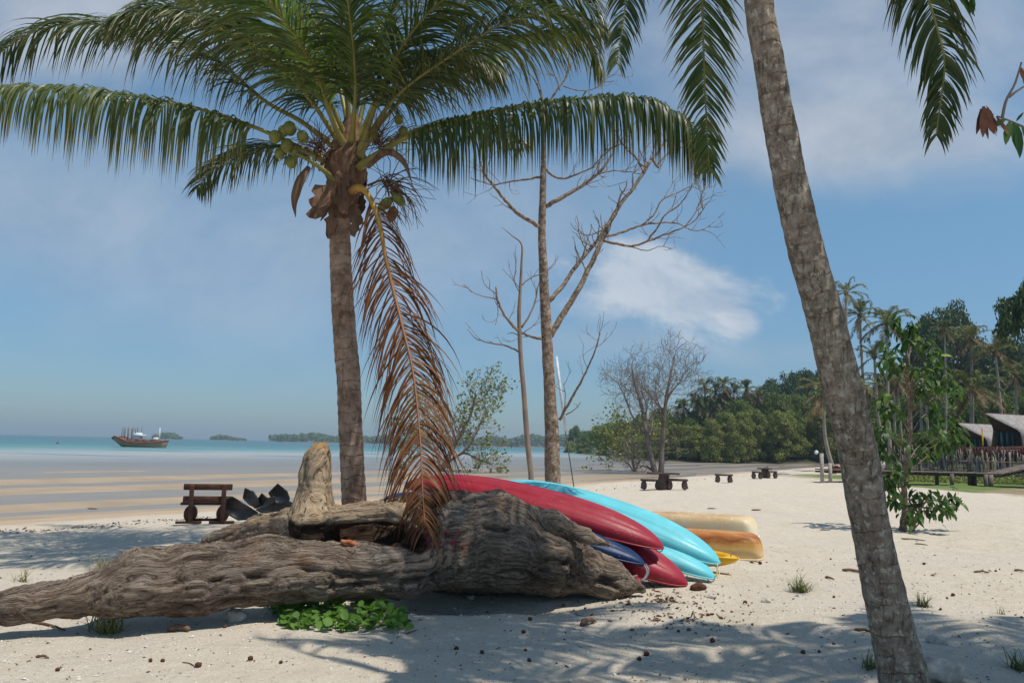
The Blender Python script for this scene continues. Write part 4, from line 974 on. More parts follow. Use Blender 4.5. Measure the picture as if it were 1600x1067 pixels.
mangrove(mg, [([(992, 737, 0), (985, 710, 0), (975, 690, 1), (965, 665, 1)], .14, .04), ([(992, 737, 0), (1005, 705, 0), (1018, 680, 0)], .12, .04), ([(990, 735, 0), (978, 720, -1), (960, 700, -1)], .09, .04)],
    'low loose olive green mangrove just left of the bare one', 'mangrove_tree', lm1, 33, 1.9, 2, 1500, .16, M['bark_far'])
ms = gxy(690, 736)
mangrove(ms, [([(690, 736, 0), (700, 712, 0), (716, 680, .5), (733, 648, .6), (742, 612, 0)], .23, .06), ([(688, 736, 0), (682, 700, 0), (668, 660, .5), (655, 625, 1)], .16, .05), ([(695, 727, 0), (720, 708, -.5), (742, 714, -1), (764, 722, -1)], .13, .05),
    ([(720, 709, -.5), (735, 692, -1), (745, 672, -1), (752, 650, -1)], .1, .04), ([(733, 640, .5), (752, 622, 1), (764, 606, 1)], .09, .03), ([(686, 715, 0), (655, 700, 1), (630, 690, 1)], .09, .03)],
    'airy light green mangrove with crooked pale branches beyond the crimson kayak', 'mangrove_tree', lm1, 32, 1.6, 2, 2100, .14, M['twig'])

# ------------------------------------------------------------------ picnic furniture
pw_ = simple('weathered_dark_timber', (.045, .030, .026), (.115, .085, .072), 5, .8, .2, .006)
def seatbench(loc, L, rz, label, grp):
    k = empty('picnic_bench', loc, label, 'bench', grp, rz)
    m_ = MB(); m_.box((0, 0, .42), (L/2, .17, .05), None, .2); m_.build('seat', pw_, k, loc=(0, 0, 0))
    for sx_ in (-.36, .36):
        m_ = MB(); x = sx_*L; m_.tube(np.array([[x, -.15, .19], [x, .15, .19]]), .19, 16); m_.v[-1][:, 0] = x+(m_.v[-1][:, 0]-x)*.55
        m_.build('log_leg', pw_, k, loc=(0, 0, 0), smooth=False)
    m_ = MB(); m_.beam((-.49*L, 0, .05), (-.30*L, 0, .40), .1, .07, (0, 1, 0)); m_.build('brace', pw_, k, loc=(0, 0, 0))
    m_ = MB(); m_.beam((.49*L, 0, .05), (.40*L, 0, .40), .1, .07, (0, 1, 0)); m_.build('brace', pw_, k, loc=(0, 0, 0))
    return k
def ptable(loc, W_, rz, label, H_=.76, grp=None):
    k = empty('picnic_table', loc, label, 'table', grp, rz)
    m_ = MB(); m_.box((0, 0, H_), (W_/2, .42, .035), None, .2); m_.build('table_top', pw_, k, loc=(0, 0, 0))
    m_ = MB(); m_.tube(np.array([[.02, 0, .0], [0, 0, .3], [.04, 0, .6], [.05, 0, H_-.03]]), [.27, .24, .22, .26], 14); m_.build('pedestal', pw_, k, loc=(0, 0, 0))
    return k
t1 = gxy(1036, 765); S1 = t1.y/1244
ptable(t1, 46*S1, 0, 'dark picnic table on a thick stump nearest the water', .70)
seatbench(gxy(1017, 765), 31*S1, .05, 'low plank bench left of the nearest dark picnic table', None)
seatbench(gxy(1058, 765), 31*S1, -.05, 'low plank bench right of the nearest dark picnic table', None)
t2 = gxy(1131, 754); S2 = t2.y/1244; seatbench(t2, 26*S2, 0, 'lone dark bench on the sand between the two picnic groups', None)
t3 = gxy(1195, 747); S3 = t3.y/1244; ptable(t3, 18*S3, 0, 'small dark picnic table farthest along the beach', .62)
seatbench(gxy(1183, 748), 14*S3, 0, 'short bench left of the farthest picnic table', None); seatbench(gxy(1206, 747), 15*S3, 0, 'short bench right of the farthest picnic table', None)

# ------------------------------------------------------------------ fishing boat
_d = ray(222, 698.5); bt = CP+_d*((-.56-CAM_H)/_d.z); bt.z = -.56; S_ = bt.y/1244
def bp_(x, y): return ((x-222)*S_, -(y-697.5)*S_)      # pixel offsets to metres in the boat's side view
hullm = simple('worn_boat_planks', (.28, .14, .075), (.48, .31, .20), .8, .8, .2, 0, (.3, 1, 4)); white = simple('boat_white', (.55, .58, .60), (.7, .72, .74), 2)
boat = empty('fishing_boat', bt, 'old wooden fishing boat with a forest of thin poles anchored on the sea', 'boat'); boat.scale = (1, 1, 1.2)
m_ = MB(); xs = np.linspace(0, 1, 40)
xpx = 178+xs*84; top = np.interp(xpx, [178, 183, 190, 205, 225, 245, 262], [686.5, 684, 685.5, 690.5, 691.5, 690.5, 688]); bot = np.interp(xpx, [178, 184, 191, 200, 250, 257, 262], [689, 692.5, 697, 698.3, 699.6, 699.6, 690])
hw = np.interp(xs, [0, .08, .3, .7, .92, 1], [1.2, 1.7, 2.2, 2.1, 1.0, .08])
rows = []
for i in range(40):
    x, zt = bp_(xpx[i], top[i]); _, zb = bp_(xpx[i], bot[i]); r = []
    for a in np.linspace(-1, 1, 13):
        r.append((x, hw[i]*np.sign(a)*abs(a)**.6*(1-.0), zb+(zt-zb)*abs(a)**2.2))
    rows.append(r)
v = np.array(rows).reshape(-1, 3); f = [(i*13+j, i*13+j+1, (i+1)*13+j+1, (i+1)*13+j) for i in range(39) for j in range(12)]
m_.add(v, f); dk = [[(r[0][0], s*abs(r[0][1])*.97, r[0][2]-.25) for s in (-1, 1)] for r in rows]
m_.add(np.array(dk).reshape(-1, 3), [(2*i, 2*i+1, 2*i+3, 2*i+2) for i in range(39)])
m_.build('hull', hullm, boat, loc=(0, 0, 0))
m_ = MB(); e = [rows[i][0] for i in range(40)]; m_.tube(np.array(e), .12, 5); m_.tube(np.array([rows[i][-1] for i in range(40)]), .12, 5)
m_.build('gunwale', simple('red_brown_rail', (.22, .06, .04), (.30, .12, .08), 2), boat, loc=(0, 0, 0))
m_ = MB(); x, z = bp_(214, 686); m_.box((x, 0, z), (.8, .7, 1.0)); m_.build('cabin', white, boat, loc=(0, 0, 0))
m_ = MB(); x, z = bp_(218, 682.5); m_.box((x, 0, z), (1.1, .9, .14)); m_.build('cabin_roof', white, boat, loc=(0, 0, 0))
m_ = MB(); x, z = bp_(243, 688.5); m_.box((x, 0, z), (.5, .6, .55)); m_.build('crate', white, boat, loc=(0, 0, 0))
m_ = MB(); x, z = bp_(248, 691); x2, z2 = bp_(247.3, 672); m_.tube(np.array([[x, 0, z], [x2, 0, z2]]), [.15, .10], 8); m_.build('mast', white, boat, loc=(0, 0, 0))
polem = simple('boat_pole', (.10, .05, .04), (.2, .11, .09), 3)
for i in range(15):
    m_ = MB(); xp = 189+i*1.95; x, z = bp_(xp, 690); x2, z2 = bp_(xp+.3*math.sin(i), 673+1.6*math.sin(i*2.1)); yy = .9*math.sin(i*1.9)
    m_.tube(np.array([[x, yy, z], [x2, yy, z2]]), .055, 5); m_.build('pole', polem, boat, loc=(0, 0, 0))
m_ = MB()
for i in range(9):
    x, z = bp_(196+i*6, 689.5); m_.box((x, .5*math.sin(i*3), z), (.9, .8, .3+.12*math.sin(i*5)), None, .2)
m_.build('deck_gear', polem, boat, loc=(0, 0, 0))
_d = ray(90, 693); bu = CP+_d*((-.56-CAM_H)/_d.z); bu.z = -.5; m_ = MB(); m_.ball((bu.x, bu.y, bu.z), .35, 6); m_.tube(np.array([[bu.x, bu.y, bu.z], [bu.x, bu.y, bu.z+.9]]), .05, 5)
tag(m_.build('buoy', polem), 'tiny dark buoy floating left of the fishing boat', 'buoy')
# ------------------------------------------------------------------ young broad-leaved tree on the beach
def leafshape(mb, Pp, D_, N_, L, W, bend=.35, mi=0, R_=rng):
    n_ = len(Pp); D_ = unit(D_); N_ = unit(N_-D_*np.sum(D_*N_, 1, keepdims=True)); S_ = np.cross(D_, N_)
    us = [0, .25, .55, .82, 1]; ws = [.06, .42, .5, .30, .02]; cols = []; p = Pp.copy(); d = D_.copy(); pu = 0; uu = []
    for u_, w_ in zip(us, ws):
        p = p+d*((u_-pu)*L)[:, None]; pu = u_; d = unit(d+np.array([0, 0, -1.])*bend*.5)
        up = np.cross(S_, d)*-1
        cols += [p-S_*(w_*W)[:, None]+N_*(.12*w_*W)[:, None], p, p+S_*(w_*W)[:, None]+N_*(.12*w_*W)[:, None]]; uu += [u_]*3
    V_ = np.stack(cols, 1); b0 = (np.arange(n_)*15)[:, None]; F = []
    for k in range(4):
        for j in (0, 1): F.append(b0[:, 0][:, None]+np.array([3*k+j, 3*k+j+1, 3*k+3+j+1, 3*k+3+j])[None, :])
    F = np.concatenate(F); uv = np.stack([np.tile(np.array(uu), n_), np.zeros(15*n_)], 1)
    mb.add(V_.reshape(-1, 3), F.tolist(), mi, uv)
M['broad'] = leafmat('glossy_broad_leaves', (.022, .056, .012), (.042, .092, .020), (.10, .165, .04), None, .28, .45, .22)
M['broad_y'] = leafmat('yellowing_leaves', (.16, .24, .05), (.25, .30, .08), (.30, .32, .12), None, .3, .5, .2)
Yt = gxy(1410, 829).y; tb = gxy(1410, 829)
yt = empty('young_tree', tb, 'young broad leaved tree with glossy drooping leaves on the open sand at right', 'tree')
b = MB()
C = spline([(tb.x, tb.y, tb.z-.1, .11)]+[(*P(x, y, Yt), r) for x, y, r in [(1411, 825, .085), (1414, 795, .07), (1413, 760, .062), (1418, 720, .055), (1421, 680, .05), (1422, 640, .042), (1420, 600, .034), (1419, 560, .026), (1408, 520, .018), (1400, 498, .01)]], 70)
b.tube(C[:, :3], C[:, 3], 12, 0, True, None, lambda a, n_: 1+.08*R.normal(size=(a, n_))); b.build('trunk', M['bark'], yt)
b = MB(); b.tube(spline(PT([(1426, 830, Yt), (1431, 808, Yt), (1440, 792, Yt-.1), (1452, 776, Yt-.2)]), 14), np.linspace(.045, .015, 14), 8); b.build('stem', M['bark'], yt)
cl = [(1400, 503), (1425, 508), (1412, 528), (1428, 532), (1447, 540), (1458, 552), (1392, 548), (1402, 572), (1430, 580), (1450, 590), (1470, 598), (1488, 603), (1383, 622), (1396, 640), (1455, 640), (1470, 662), (1494, 668),
      (1380, 672), (1444, 690), (1470, 690), (1500, 684), (1374, 690), (1388, 712), (1384, 742), (1392, 758), (1440, 708), (1452, 700), (1400, 775), (1432, 772), (1452, 778), (1472, 780), (1488, 778), (1420, 792), (1450, 795), (1475, 795), (1424, 806), (1405, 735), (1440, 610), (1460, 575), (1388, 560)]
R = np.random.default_rng(12)
for i, (x, y) in enumerate(cl):
    Yc = Yt+R.uniform(-.7, .7); c = np.array(P(x, y, Yc)); ty = min(max(y+28+abs(x-1418)*.35, 520), 800)
    j = int(np.argmin(np.abs(C[:, 2]-P(1415, ty, Yt).z))); a = C[j, :3]
    b = MB(); mid_ = (a+c)/2+np.array([0, 0, .08]); b.tube(spline([a, mid_, c], 8), np.linspace(.016, .007, 8), 5); b.build('branch', M['bark'], yt)
    b = MB(); nl = R.integers(20, 30); d = unit(R.normal(size=(nl, 3))*np.array([1, 1, .45])+np.array([(c-a)[0]*.4, 0, -.25]))
    L_ = R.uniform(.17, .30, nl); Pp = c+R.normal(0, .10, (nl, 3))
    leafshape(b, Pp, d, unit(R.normal(size=(nl, 3))*.5+np.array([0, -.25, 1])), L_, L_*.37, .8)
    if i in (3, 5, 12, 27, 41): leafshape(b, Pp[:2]+.03, d[:2]*-1, unit(R.normal(size=(2, 3))*.3+np.array([0, -.6, .6])), L_[:2], L_[:2]*.5, .4, 1)
    b.build('leaves', [M['broad'], M['broad_y']], yt)

# ------------------------------------------------------------------ mango-like tree reaching in at the right edge
mt_ = gpt(3.75, 4.2); mk_ = empty('leafy_tree', mt_, 'tree at the right edge reaching a twig with withered brown leaves into view', 'tree')
M['withered'] = simple('withered_leaf', (.14, .055, .03), (.27, .12, .07), 9, .7, .2)
b = MB(); b.tube(spline([mt_-Vector((0, 0, .1)), mt_+Vector((.1, .1, 1.5)), mt_+Vector((.0, 0, 3.0)), mt_+Vector((-.1, 0, 4.6))], 30), np.linspace(.14, .05, 30), 12); b.build('trunk', M['bark'], mk_)
tw = [[mt_+Vector((.08, 0, 2.6)), P(1720, 225, 4.15), P(1640, 214, 4.1), P(1600, 199, 4.05), P(1578, 189, 4.0), P(1558, 182, 4.0)], [P(1566, 184, 4.0), P(1572, 158, 4.0), P(1585, 133, 4.0), P(1592, 112, 4.0), P(1596, 98, 4.0)], [P(1577, 152, 4.0), P(1590, 142, 4.0), P(1606, 132, 4.0)],
      [mt_+Vector((0, 0, 3.6)), P(1640, -120, 4.0), P(1540, -50, 3.9), P(1506, -12, 3.85), P(1478, -4, 3.85)]]
for l in tw:
    b = MB(); b.tube(spline(l, 24), np.linspace(.018 if len(l) > 5 else .008, .0045, 24), 6); b.build('branch', M['twig'], mk_)
def hang(name, mt, lst, down=1.0, wr=.3, bend=.3):
    b = MB()
    for (x, y, Y_, ang, L_) in lst:
        d = np.array([[math.sin(ang), -.15, -math.cos(ang)*down]]); leafshape(b, np.array([P(x, y, Y_)]), d, np.array([[R.normal()*.5, -1., .2]]), np.array([L_]), np.array([L_*wr]), bend)
    return b.build(name, mt, mk_)
hang('withered_leaves', M['withered'], [(1538+R.normal()*4, 168+R.normal()*2, 4.0+R.normal()*.02, R.normal()*.22+.05, R.uniform(.12, .19)) for _ in range(13)]+[(1553, 178, 4, -.9, .09), (1556, 182, 4, .5, .12)]+[(1594, 104, 4, .1, .09), (1598, 106, 4, .3, .09), (1592, 110, 4, 1.2, .06), (1600, 112, 4, -.2, .08)], 1, .22, .1)
M['mango'] = leafmat('long_green_leaves', (.03, .07, .012), (.05, .11, .02), (.10, .16, .03), None, .3, .4, .4)
hang('green_leaves', M['mango'], [(1578, 189, 4, -.35, .15), (1582, 190, 4, .1, .2), (1590, 194, 4, -.1, .2), (1596, 198, 4, .35, .2), (1572, 187, 4, -1.2, .12), (1604, 200, 4, .1, .2), (1600, 190, 4, 2.4, .1), (1588, 190, 4, 2.6, .06)]
     + [(1478, -6, 3.85, -.1, .06), (1498, -8, 3.85, .55, .15), (1506, -8, 3.85, .2, .12), (1512, -10, 3.85, .3, .13), (1518, -12, 3.85, -.1, .14)], 1, .26, .15)
b = MB(); nl = 420; c = np.array(mt_)+np.array([.45, -.4, 4.9]); Pp = c+unit(R.normal(size=(nl, 3)))*R.uniform(.3, 1, (nl, 1))*np.array([1.2, 1.3, .8])
leafshape(b, Pp, unit(R.normal(size=(nl, 3))+np.array([0, 0, -.5])), unit(R.normal(size=(nl, 3))), R.uniform(.14, .22, nl), R.uniform(.04, .06, nl), .3); b.build('crown', M['mango'], mk_)

# ------------------------------------------------------------------ far trees: unit-size crowns, copied
def crownmesh(seed, nq, ls, nclump, mode, mt):
    R_ = np.random.default_rng(seed); cs, rs = [], []
    for i in range(nclump):
        a = R_.uniform(0, 2*math.pi); u = R_.uniform(0, 1)
        if mode == 'round': r = .30*math.sqrt(R_.uniform()); z = R_.uniform(.30, .86); k = math.sqrt(max(.05, 1-((z-.55)/.42)**2)); cs.append((r*k*1.15*math.cos(a), r*k*1.15*math.sin(a), z)); rs.append(R_.uniform(.11, .19))
        elif mode == 'bush': r = .34*math.sqrt(R_.uniform()); z = R_.uniform(.03, .84); k = math.sqrt(max(.1, 1-((z-.2)/.75)**2)); cs.append((r*k*math.cos(a), r*k*math.sin(a), z)); rs.append(R_.uniform(.10, .17))
        else: r = .42*math.sqrt(R_.uniform(.03, 1)); z = .90-(.42 if mode == 'umb' else .15)*(r/.42)**2.2+R_.normal(0, .03)-(.22*R_.uniform() if mode == 'umb' and R_.uniform() < .35 else 0); cs.append((r*math.cos(a), r*math.sin(a), z)); rs.append(R_.uniform(.06, .105))
    cs = np.array(cs); rs = np.array(rs); w = rs**2; ii = R_.choice(nclump, nq, p=w/w.sum())
    dr = unit(R_.normal(size=(nq, 3))); dr[:, 2] = np.where(R_.random(nq) < .7, np.abs(dr[:, 2]), dr[:, 2])
    dr *= np.array([1, 1, .75]); rad = rs[ii]*(1-.35*R_.random(nq)**2+.12*R_.normal(size=nq))
    C = cs[ii]+dr*rad[:, None]
    N = unit(dr+R_.normal(0, .45, (nq, 3)))
    return quadmesh('crown', leafquads(C, N, ls, .65, R_), mt)
def trunkmesh(mt, kind, seed):
    b = MB(); R_ = np.random.default_rng(seed)
    b.tube(np.array([[0, 0, -.03], [.01, 0, .2], [-.01, .01, .45], [0, 0, .7]]), [.028, .020, .016, .008], 7)
    for i in range(7):
        a = i*2.4; z = .22+.06*i; b.tube(spline([(0, 0, z), (.12*math.cos(a), .12*math.sin(a), z+.12), (.27*math.cos(a), .27*math.sin(a), z+.2)], 6), np.linspace(.010, .003, 6), 5)
    return b.mesh('trunk', mt)
LM = {
 'olive': leafmat('mangrove_foliage', (.14, .17, .038), (.20, .225, .055), (.27, .28, .085), None, .2, .6, .2, .35),
 'mid': leafmat('forest_foliage', (.08, .13, .028), (.12, .175, .042), (.17, .22, .06), None, .18, .6, .2, .3),
 'dark': leafmat('dark_foliage', (.026, .060, .020), (.045, .088, .028), (.07, .12, .036), None, .1, .55, .25, .12)}
VAR = {}
for kind, mode, ncl, nq, ls in (('olive', 'bush', 34, 8500, .018), ('mid', 'round', 30, 8500, .018), ('dark', 'round', 34, 8500, .018)):
    VAR[kind] = [(crownmesh(200+i+len(kind)*7, nq, ls*1.05, ncl+i*4, mode, LM[kind]), trunkmesh(M['bark_far'], mode, i)) for i in range(3)]
VAR['umbrella'] = [(crownmesh(301, 17000, .0125, 140, 'umb', LM['dark']), trunkmesh(M['bark_far'], 'u', 4))]
VAR['high'] = [(crownmesh(305, 9000, .016, 60, 'flat', LM['dark']), trunkmesh(M['bark_far'], 'u', 5))]
def fartree(px, top, Y_, wpx, kind, label, group, i, name='broadleaf_tree', cat='tree'):
    x = P(px, 700, Y_).x; b0 = gpt(x, Y_, -.05); H_ = P(px, top, Y_).z-b0.z
    k = empty(name, b0, label, cat, group, rz=i*1.7); w_ = wpx/1244*Y_
    k.scale = (w_, w_, H_/.98); cm, tm = VAR[kind][i % len(VAR[kind])]
    for nm, me in (('crown', cm), ('trunk', tm)):
        o = bpy.data.objects.new(nm, me); COL.objects.link(o); o.parent = k
    return k
R = np.random.default_rng(99); cnt = 0
def row(pxs, Yf, topf, wf, kind, label, group, jx=6, jt=5, name='broadleaf_tree'):
    global cnt
    for px in pxs:
        cnt += 1; px2 = px+R.uniform(-jx, jx)
        fartree(px2, topf(px2)+R.uniform(-jt, jt), (Yf(px2)-5)*R.uniform(.975, 1.03), wf(px2)*R.uniform(.85, 1.2), kind, label, group, cnt, name)
I = np.interp
fy = lambda p: I(p, [885, 930, 980, 1050, 1200, 1340], [335, 262, 190, 152, 152, 153])
row(np.arange(890, 1345, 17), fy, lambda p: I(p, [885, 930, 980, 1040, 1100, 1160, 1200, 1250, 1340], [684, 680, 676, 668, 655, 640, 640, 636, 632]), lambda p: I(p, [885, 1000, 1340], [22, 42, 56]), 'olive', 'olive green mangrove in the front row of the headland shore', 'mangroves in the front row of the headland', 6, 9, 'mangrove_tree')
row(np.arange(892, 1340, 20), lambda p: fy(p)+14, lambda p: I(p, [885, 930, 980, 1040, 1100, 1200, 1340], [670, 662, 656, 642, 634, 616, 612]), lambda p: I(p, [885, 1000, 1340], [26, 46, 58]), 'mid', 'mid green tree in the second row of the headland', 'trees in the second row of the headland', 7, 7)
row([1105, 1140, 1175, 1200, 1216, 1236, 1258, 1282, 1304, 1330], lambda p: 195, lambda p: I(p, [1100, 1180, 1205, 1240, 1270, 1330], [614, 608, 596, 578, 570, 568]), lambda p: 54, 'dark', 'dark round headed tree on the rise behind the headland', 'dark trees on the rise behind the headland', 4, 4)
row(np.arange(1345, 1660, 24), lambda p: 140, lambda p: I(p, [1340, 1400, 1460, 1520, 1580, 1660], [604, 598, 570, 560, 545, 520]), lambda p: 72, 'dark', 'dark tall tree far behind the huts', 'dark trees far behind the huts', 6, 8)
row(np.arange(1340, 1660, 19), lambda p: 108, lambda p: I(p, [1340, 1450, 1660], [640, 618, 600]), lambda p: 66, 'mid', 'mid green tree among the palms behind the huts', 'trees among the palms behind the huts', 6, 12)
row(np.arange(1345, 1660, 21), lambda p: 84, lambda p: 676, lambda p: 60, 'mid', 'low green shrub in the thicket behind the stick fence', 'shrubs behind the stick fence', 6, 8, 'shrub')
fartree(1484, 478, 128, 150, 'umbrella', 'broad umbrella shaped tree with sky showing through its crown, standing above the palms', None, 1)
fartree(1590, 512, 118, 66, 'dark', 'dark tree with a stepped crown at the right edge above the huts', None, 2)
fartree(1642, 440, 52, 140, 'high', 'dark leafy tree crown cut off by the right edge, highest of the far trees', None, 0)

# ------------------------------------------------------------------ far palms
def palmcrown(seed, mt, nf=28, dead=.2, mt2=None):
    b = MB(); R_ = np.random.default_rng(seed)
    for i in range(nf):
        a = i*2.399+R_.uniform(-.2, .2); el = R_.uniform(-1.05, 1.3); L_ = R_.uniform(2.2, 3.2); d = np.array([math.cos(a), math.sin(a), 0])
        p0 = np.zeros(3); h = math.sin(el); c_ = math.cos(el)
        pts = [p0, d*L_*.3*c_+[0, 0, L_*.32*h+.08], d*L_*.62*c_+[0, 0, L_*.62*h-.05], d*L_*.88*c_+[0, 0, L_*.78*h-.35], d*L_*(c_*1.02)+[0, 0, L_*.78*h-.85]]
        dd = el < -.15
        frond_geo(b, pts, n=30, L=.62, w=.06, droop=.28, fwd=.8, r0=.045, clear=.15, seed=seed*50+i, segs=3, jag=.2, m_l=2 if dd else 0, m_r=1)
    b.ball((0, 0, -.1), (.28, .28, .4), 6, 2, None, .2, seed)
    return b.mesh('crown', [mt, M['rachis'], mt2])
pf = leafmat('far_palm_leaflets', (.045, .080, .02), (.08, .115, .03), (.13, .155, .05), (.18, .16, .07), .15, .5, .3, .25)
pfy = leafmat('yellowing_palm_leaflets', (.08, .10, .03), (.13, .14, .045), (.19, .18, .07), (.26, .22, .11), .15, .5, .3, .2)
pfd = leafmat('dry_palm_leaflets', (.13, .085, .05), (.19, .13, .08), (.25, .19, .12), None, .1, .7, .15, .1)
PC = [palmcrown(1, pf, mt2=pfd), palmcrown(2, pf, mt2=pfd), palmcrown(3, pfy, mt2=pfd), palmcrown(4, pfy, 18, mt2=pfd)]
def farpalm(cx, cy, bx, Y_, s, v, label, group, i, bend=0):
    top_ = P(cx, cy, Y_); bx_ = P(bx, 700, Y_).x; b0 = gpt(bx_, Y_, -.1)
    k = empty('coconut_palm', b0, label, 'palm tree', group)
    b = MB(); mid_ = (Vector(b0)*.55+top_*.45)+Vector(((bend)*Y_/1244, 0, 0)); C = spline([b0, mid_, top_], 24)
    b.tube(C, np.linspace(.20, .115, 24)*(s*.5+.5), 7); b.build('trunk', M['palm_trunk_far'], k)
    o = bpy.data.objects.new('crown', PC[v]); COL.objects.link(o); o.parent = k; o.location = top_-b0; o.scale = (s, s, s); o.rotation_euler = (0, 0, i*1.3)
    return k
near_p = [(1322, 458, 1346, 72, .62, 3, 'tallest thin palm with drooping dry fronds, just right of the leaning trunk', -10), (1343, 492, 1368, 80, .72, 1, 'slender palm second tallest, right of the tallest thin palm', -6), (1386, 502, 1391, 76, .85, 2, 'palm with a wide yellowish crown above the young tree', -2),
          (1366, 556, 1388, 78, .78, 3, 'palm with a brownish dry crown below the yellowish one', -6), (1476, 515, 1475, 95, .55, 1, 'palm whose thin trunk stands in front of the umbrella shaped tree', 2), (1517, 528, 1516, 84, .80, 2, 'palm with pale spreading fronds right of the umbrella shaped tree', 2),
          (1555, 550, 1565, 82, .85, 3, 'palm with stiff pale fronds above the nearer hut', 3), (1519, 606, 1513, 74, .95, 0, 'short dark palm behind the farther hut', 0), (1337, 600, 1372, 76, .75, 2, 'low leaning palm half hidden by the big leaning trunk', -4),
          (1287, 612, 1303, 66, .78, 2, 'yellow green palm with a leaning trunk left of the big leaning trunk', -7), (1586, 585, 1590, 90, .8, 0, 'dark palm at the right edge above the nearer hut', 0)]
for i, (cx, cy, bx, Y_, s, v, lb, bd) in enumerate(near_p): farpalm(cx, cy, bx, Y_, s*1.15, v, lb, None, i, bd)
for i, (bx, Y_, tx, ty) in enumerate([(1378, 82, 1372, 600), (1398, 84, 1396, 590), (1411, 80, 1402, 600), (1424, 88, 1422, 585), (1437, 86, 1440, 600), (1452, 92, 1446, 610)]):
    farpalm(tx, ty, bx, Y_, .7, i % 3, 'slim trunked palm in the grove behind the young tree', 'slim palms in the grove behind the young tree', i+3, 0)
for i, (cx, cy, s) in enumerate([(1101, 603, 1.05), (1118, 612, .9), (1131, 601, 1.05), (1147, 610, .9), (1166, 608, .95), (1186, 620, .9), (1068, 634, .9), (1084, 628, .9), (1204, 628, .8), (1059, 640, .8), (1126, 628, .9), (1095, 632, .9), (1150, 632, .9), (1110, 640, .9)]):
    farpalm(cx, cy, cx+R.uniform(-5, 5), 160, s*1.1, [0, 1, 2][i % 3], 'distant palm rising from the headland thicket', 'palms rising from the headland thicket', i)

# ------------------------------------------------------------------ huts
shing = simple('grey_wood_shingles', (.17, .15, .145), (.40, .37, .36), 3.2, .9, .15, .02, (1, 1, 3)); brown = simple('hut_brown', (.055, .028, .02), (.12, .065, .045), 3)
teal = simple('teal_glass', (.03, .12, .12), (.06, .19, .19), 2, .25, .5)
def hut(dx, dy, Y0, label, s=1.0):
    q = lambda x, y, d: P(1540+(x-1540)*s+dx, 697+(y-697)*s+dy, Y0+d)
    c0 = q(1575, 697, 1); g0 = gpt(c0.x, c0.y); k = empty('hut', g0, label, 'hut')
    E_ = Vector((11*s, 5*s, 0))
    def sheet(name, prof, mt, th, rows=12):
        m_ = MB(); C = spline(prof, 14); v = []
        for i in range(rows+1):
            for p_ in C: v.append(Vector(p_)+E_*(i/rows))
        n_ = 14; m_.add([tuple(x) for x in v], [(i*n_+j, i*n_+j+1, (i+1)*n_+j+1, (i+1)*n_+j) for i in range(rows) for j in range(n_-1)])
        o = m_.build(name, mt, k); md = o.modifiers.new('solidify', 'SOLIDIFY'); md.thickness = th; return o
    sheet('roof', [q(1539, 645.5, 0), q(1557, 654.5, -.4), q(1575, 663.5, -.8), q(1592, 672, -1.2), q(1597, 682, -1.3), q(1599, 700, -1.3)], shing, .07)
    sheet('roof', [q(1539, 646, 0), q(1544, 654, 1.5), q(1551, 666, 2.6), q(1554, 680, 3), q(1554, 698, 3)], brown, .07)
    m_ = MB(); A_ = [q(1554.5, 698, .9), q(1598.5, 698, .2), q(1597, 682, .2), q(1590, 672.5, .3), q(1554.5, 673, .9)]
    m_.add([tuple(x) for x in A_], [(0, 1, 2, 3, 4)]); o = m_.build('wall', brown, k, smooth=False)
    for i in range(4):
        x0 = 1563+i*8.6; m_ = MB(); a, b2 = q(x0, 697, .45), q(x0+6.2, 697, .4); c, d_ = q(x0+6.2, 675, .4), q(x0, 675, .45)
        cc = (a+b2+c+d_)/4; m_.box(cc, ((b2-a).length/2, .05, (c-b2).length/2)); m_.build('window', teal, k)
    m_ = MB(); S_ = [q(1541, 648, .35), q(1588, 671, -.6), q(1590, 673, .35), q(1554, 673.5, .9)]; m_.add([tuple(x) for x in S_], [(0, 1, 2, 3)]); m_.build('soffit', brown, k, smooth=False)
    m_ = MB(); a, b2 = q(1554, 698, .7), q(1557, 673, .7); m_.beam(a, b2, .35*s, .35*s, (0, 1, 0)); m_.build('post', brown, k)
    m_ = MB(); a = q(1556, 699.5, .6); b2 = q(1640, 699.5, .6); m_.beam(a, b2, 4, .25); m_.build('floor', brown, k)
    for x in (1560, 1598, 1630):
        m_ = MB(); a = q(x, 699, .8); m_.beam(a, Vector((a.x, a.y, g0.z-.1)), .28, .28, (0, 1, 0)); m_.build('stilt', brown, k)
    return k
hut(0, 0, 60, 'nearer hut with a curved grey shingle roof and teal panes, at the right edge')
hut(-45, 8, 69, 'farther hut with a grey shingle roof, half hidden left of the nearer hut', .86)
rail = empty('deck_railing', P(1500, 712, 58.5), 'dark red railing running in front of the two huts', 'railing')
red_ = simple('dark_red_timber_rail', (.07, .018, .016), (.14, .04, .03), 3)
for y in (699.5, 704.5):
    m_ = MB(); m_.beam(P(1498, y, 58.4), P(1625, y, 58.4), .09, .09); m_.build('rail', red_, rail)
for i in range(26):
    m_ = MB(); x = 1499+i*4.9; m_.beam(P(x, 711, 58.35), P(x, 699, 58.35), .10, .07, (0, 1, 0)); m_.build('baluster', red_, rail)
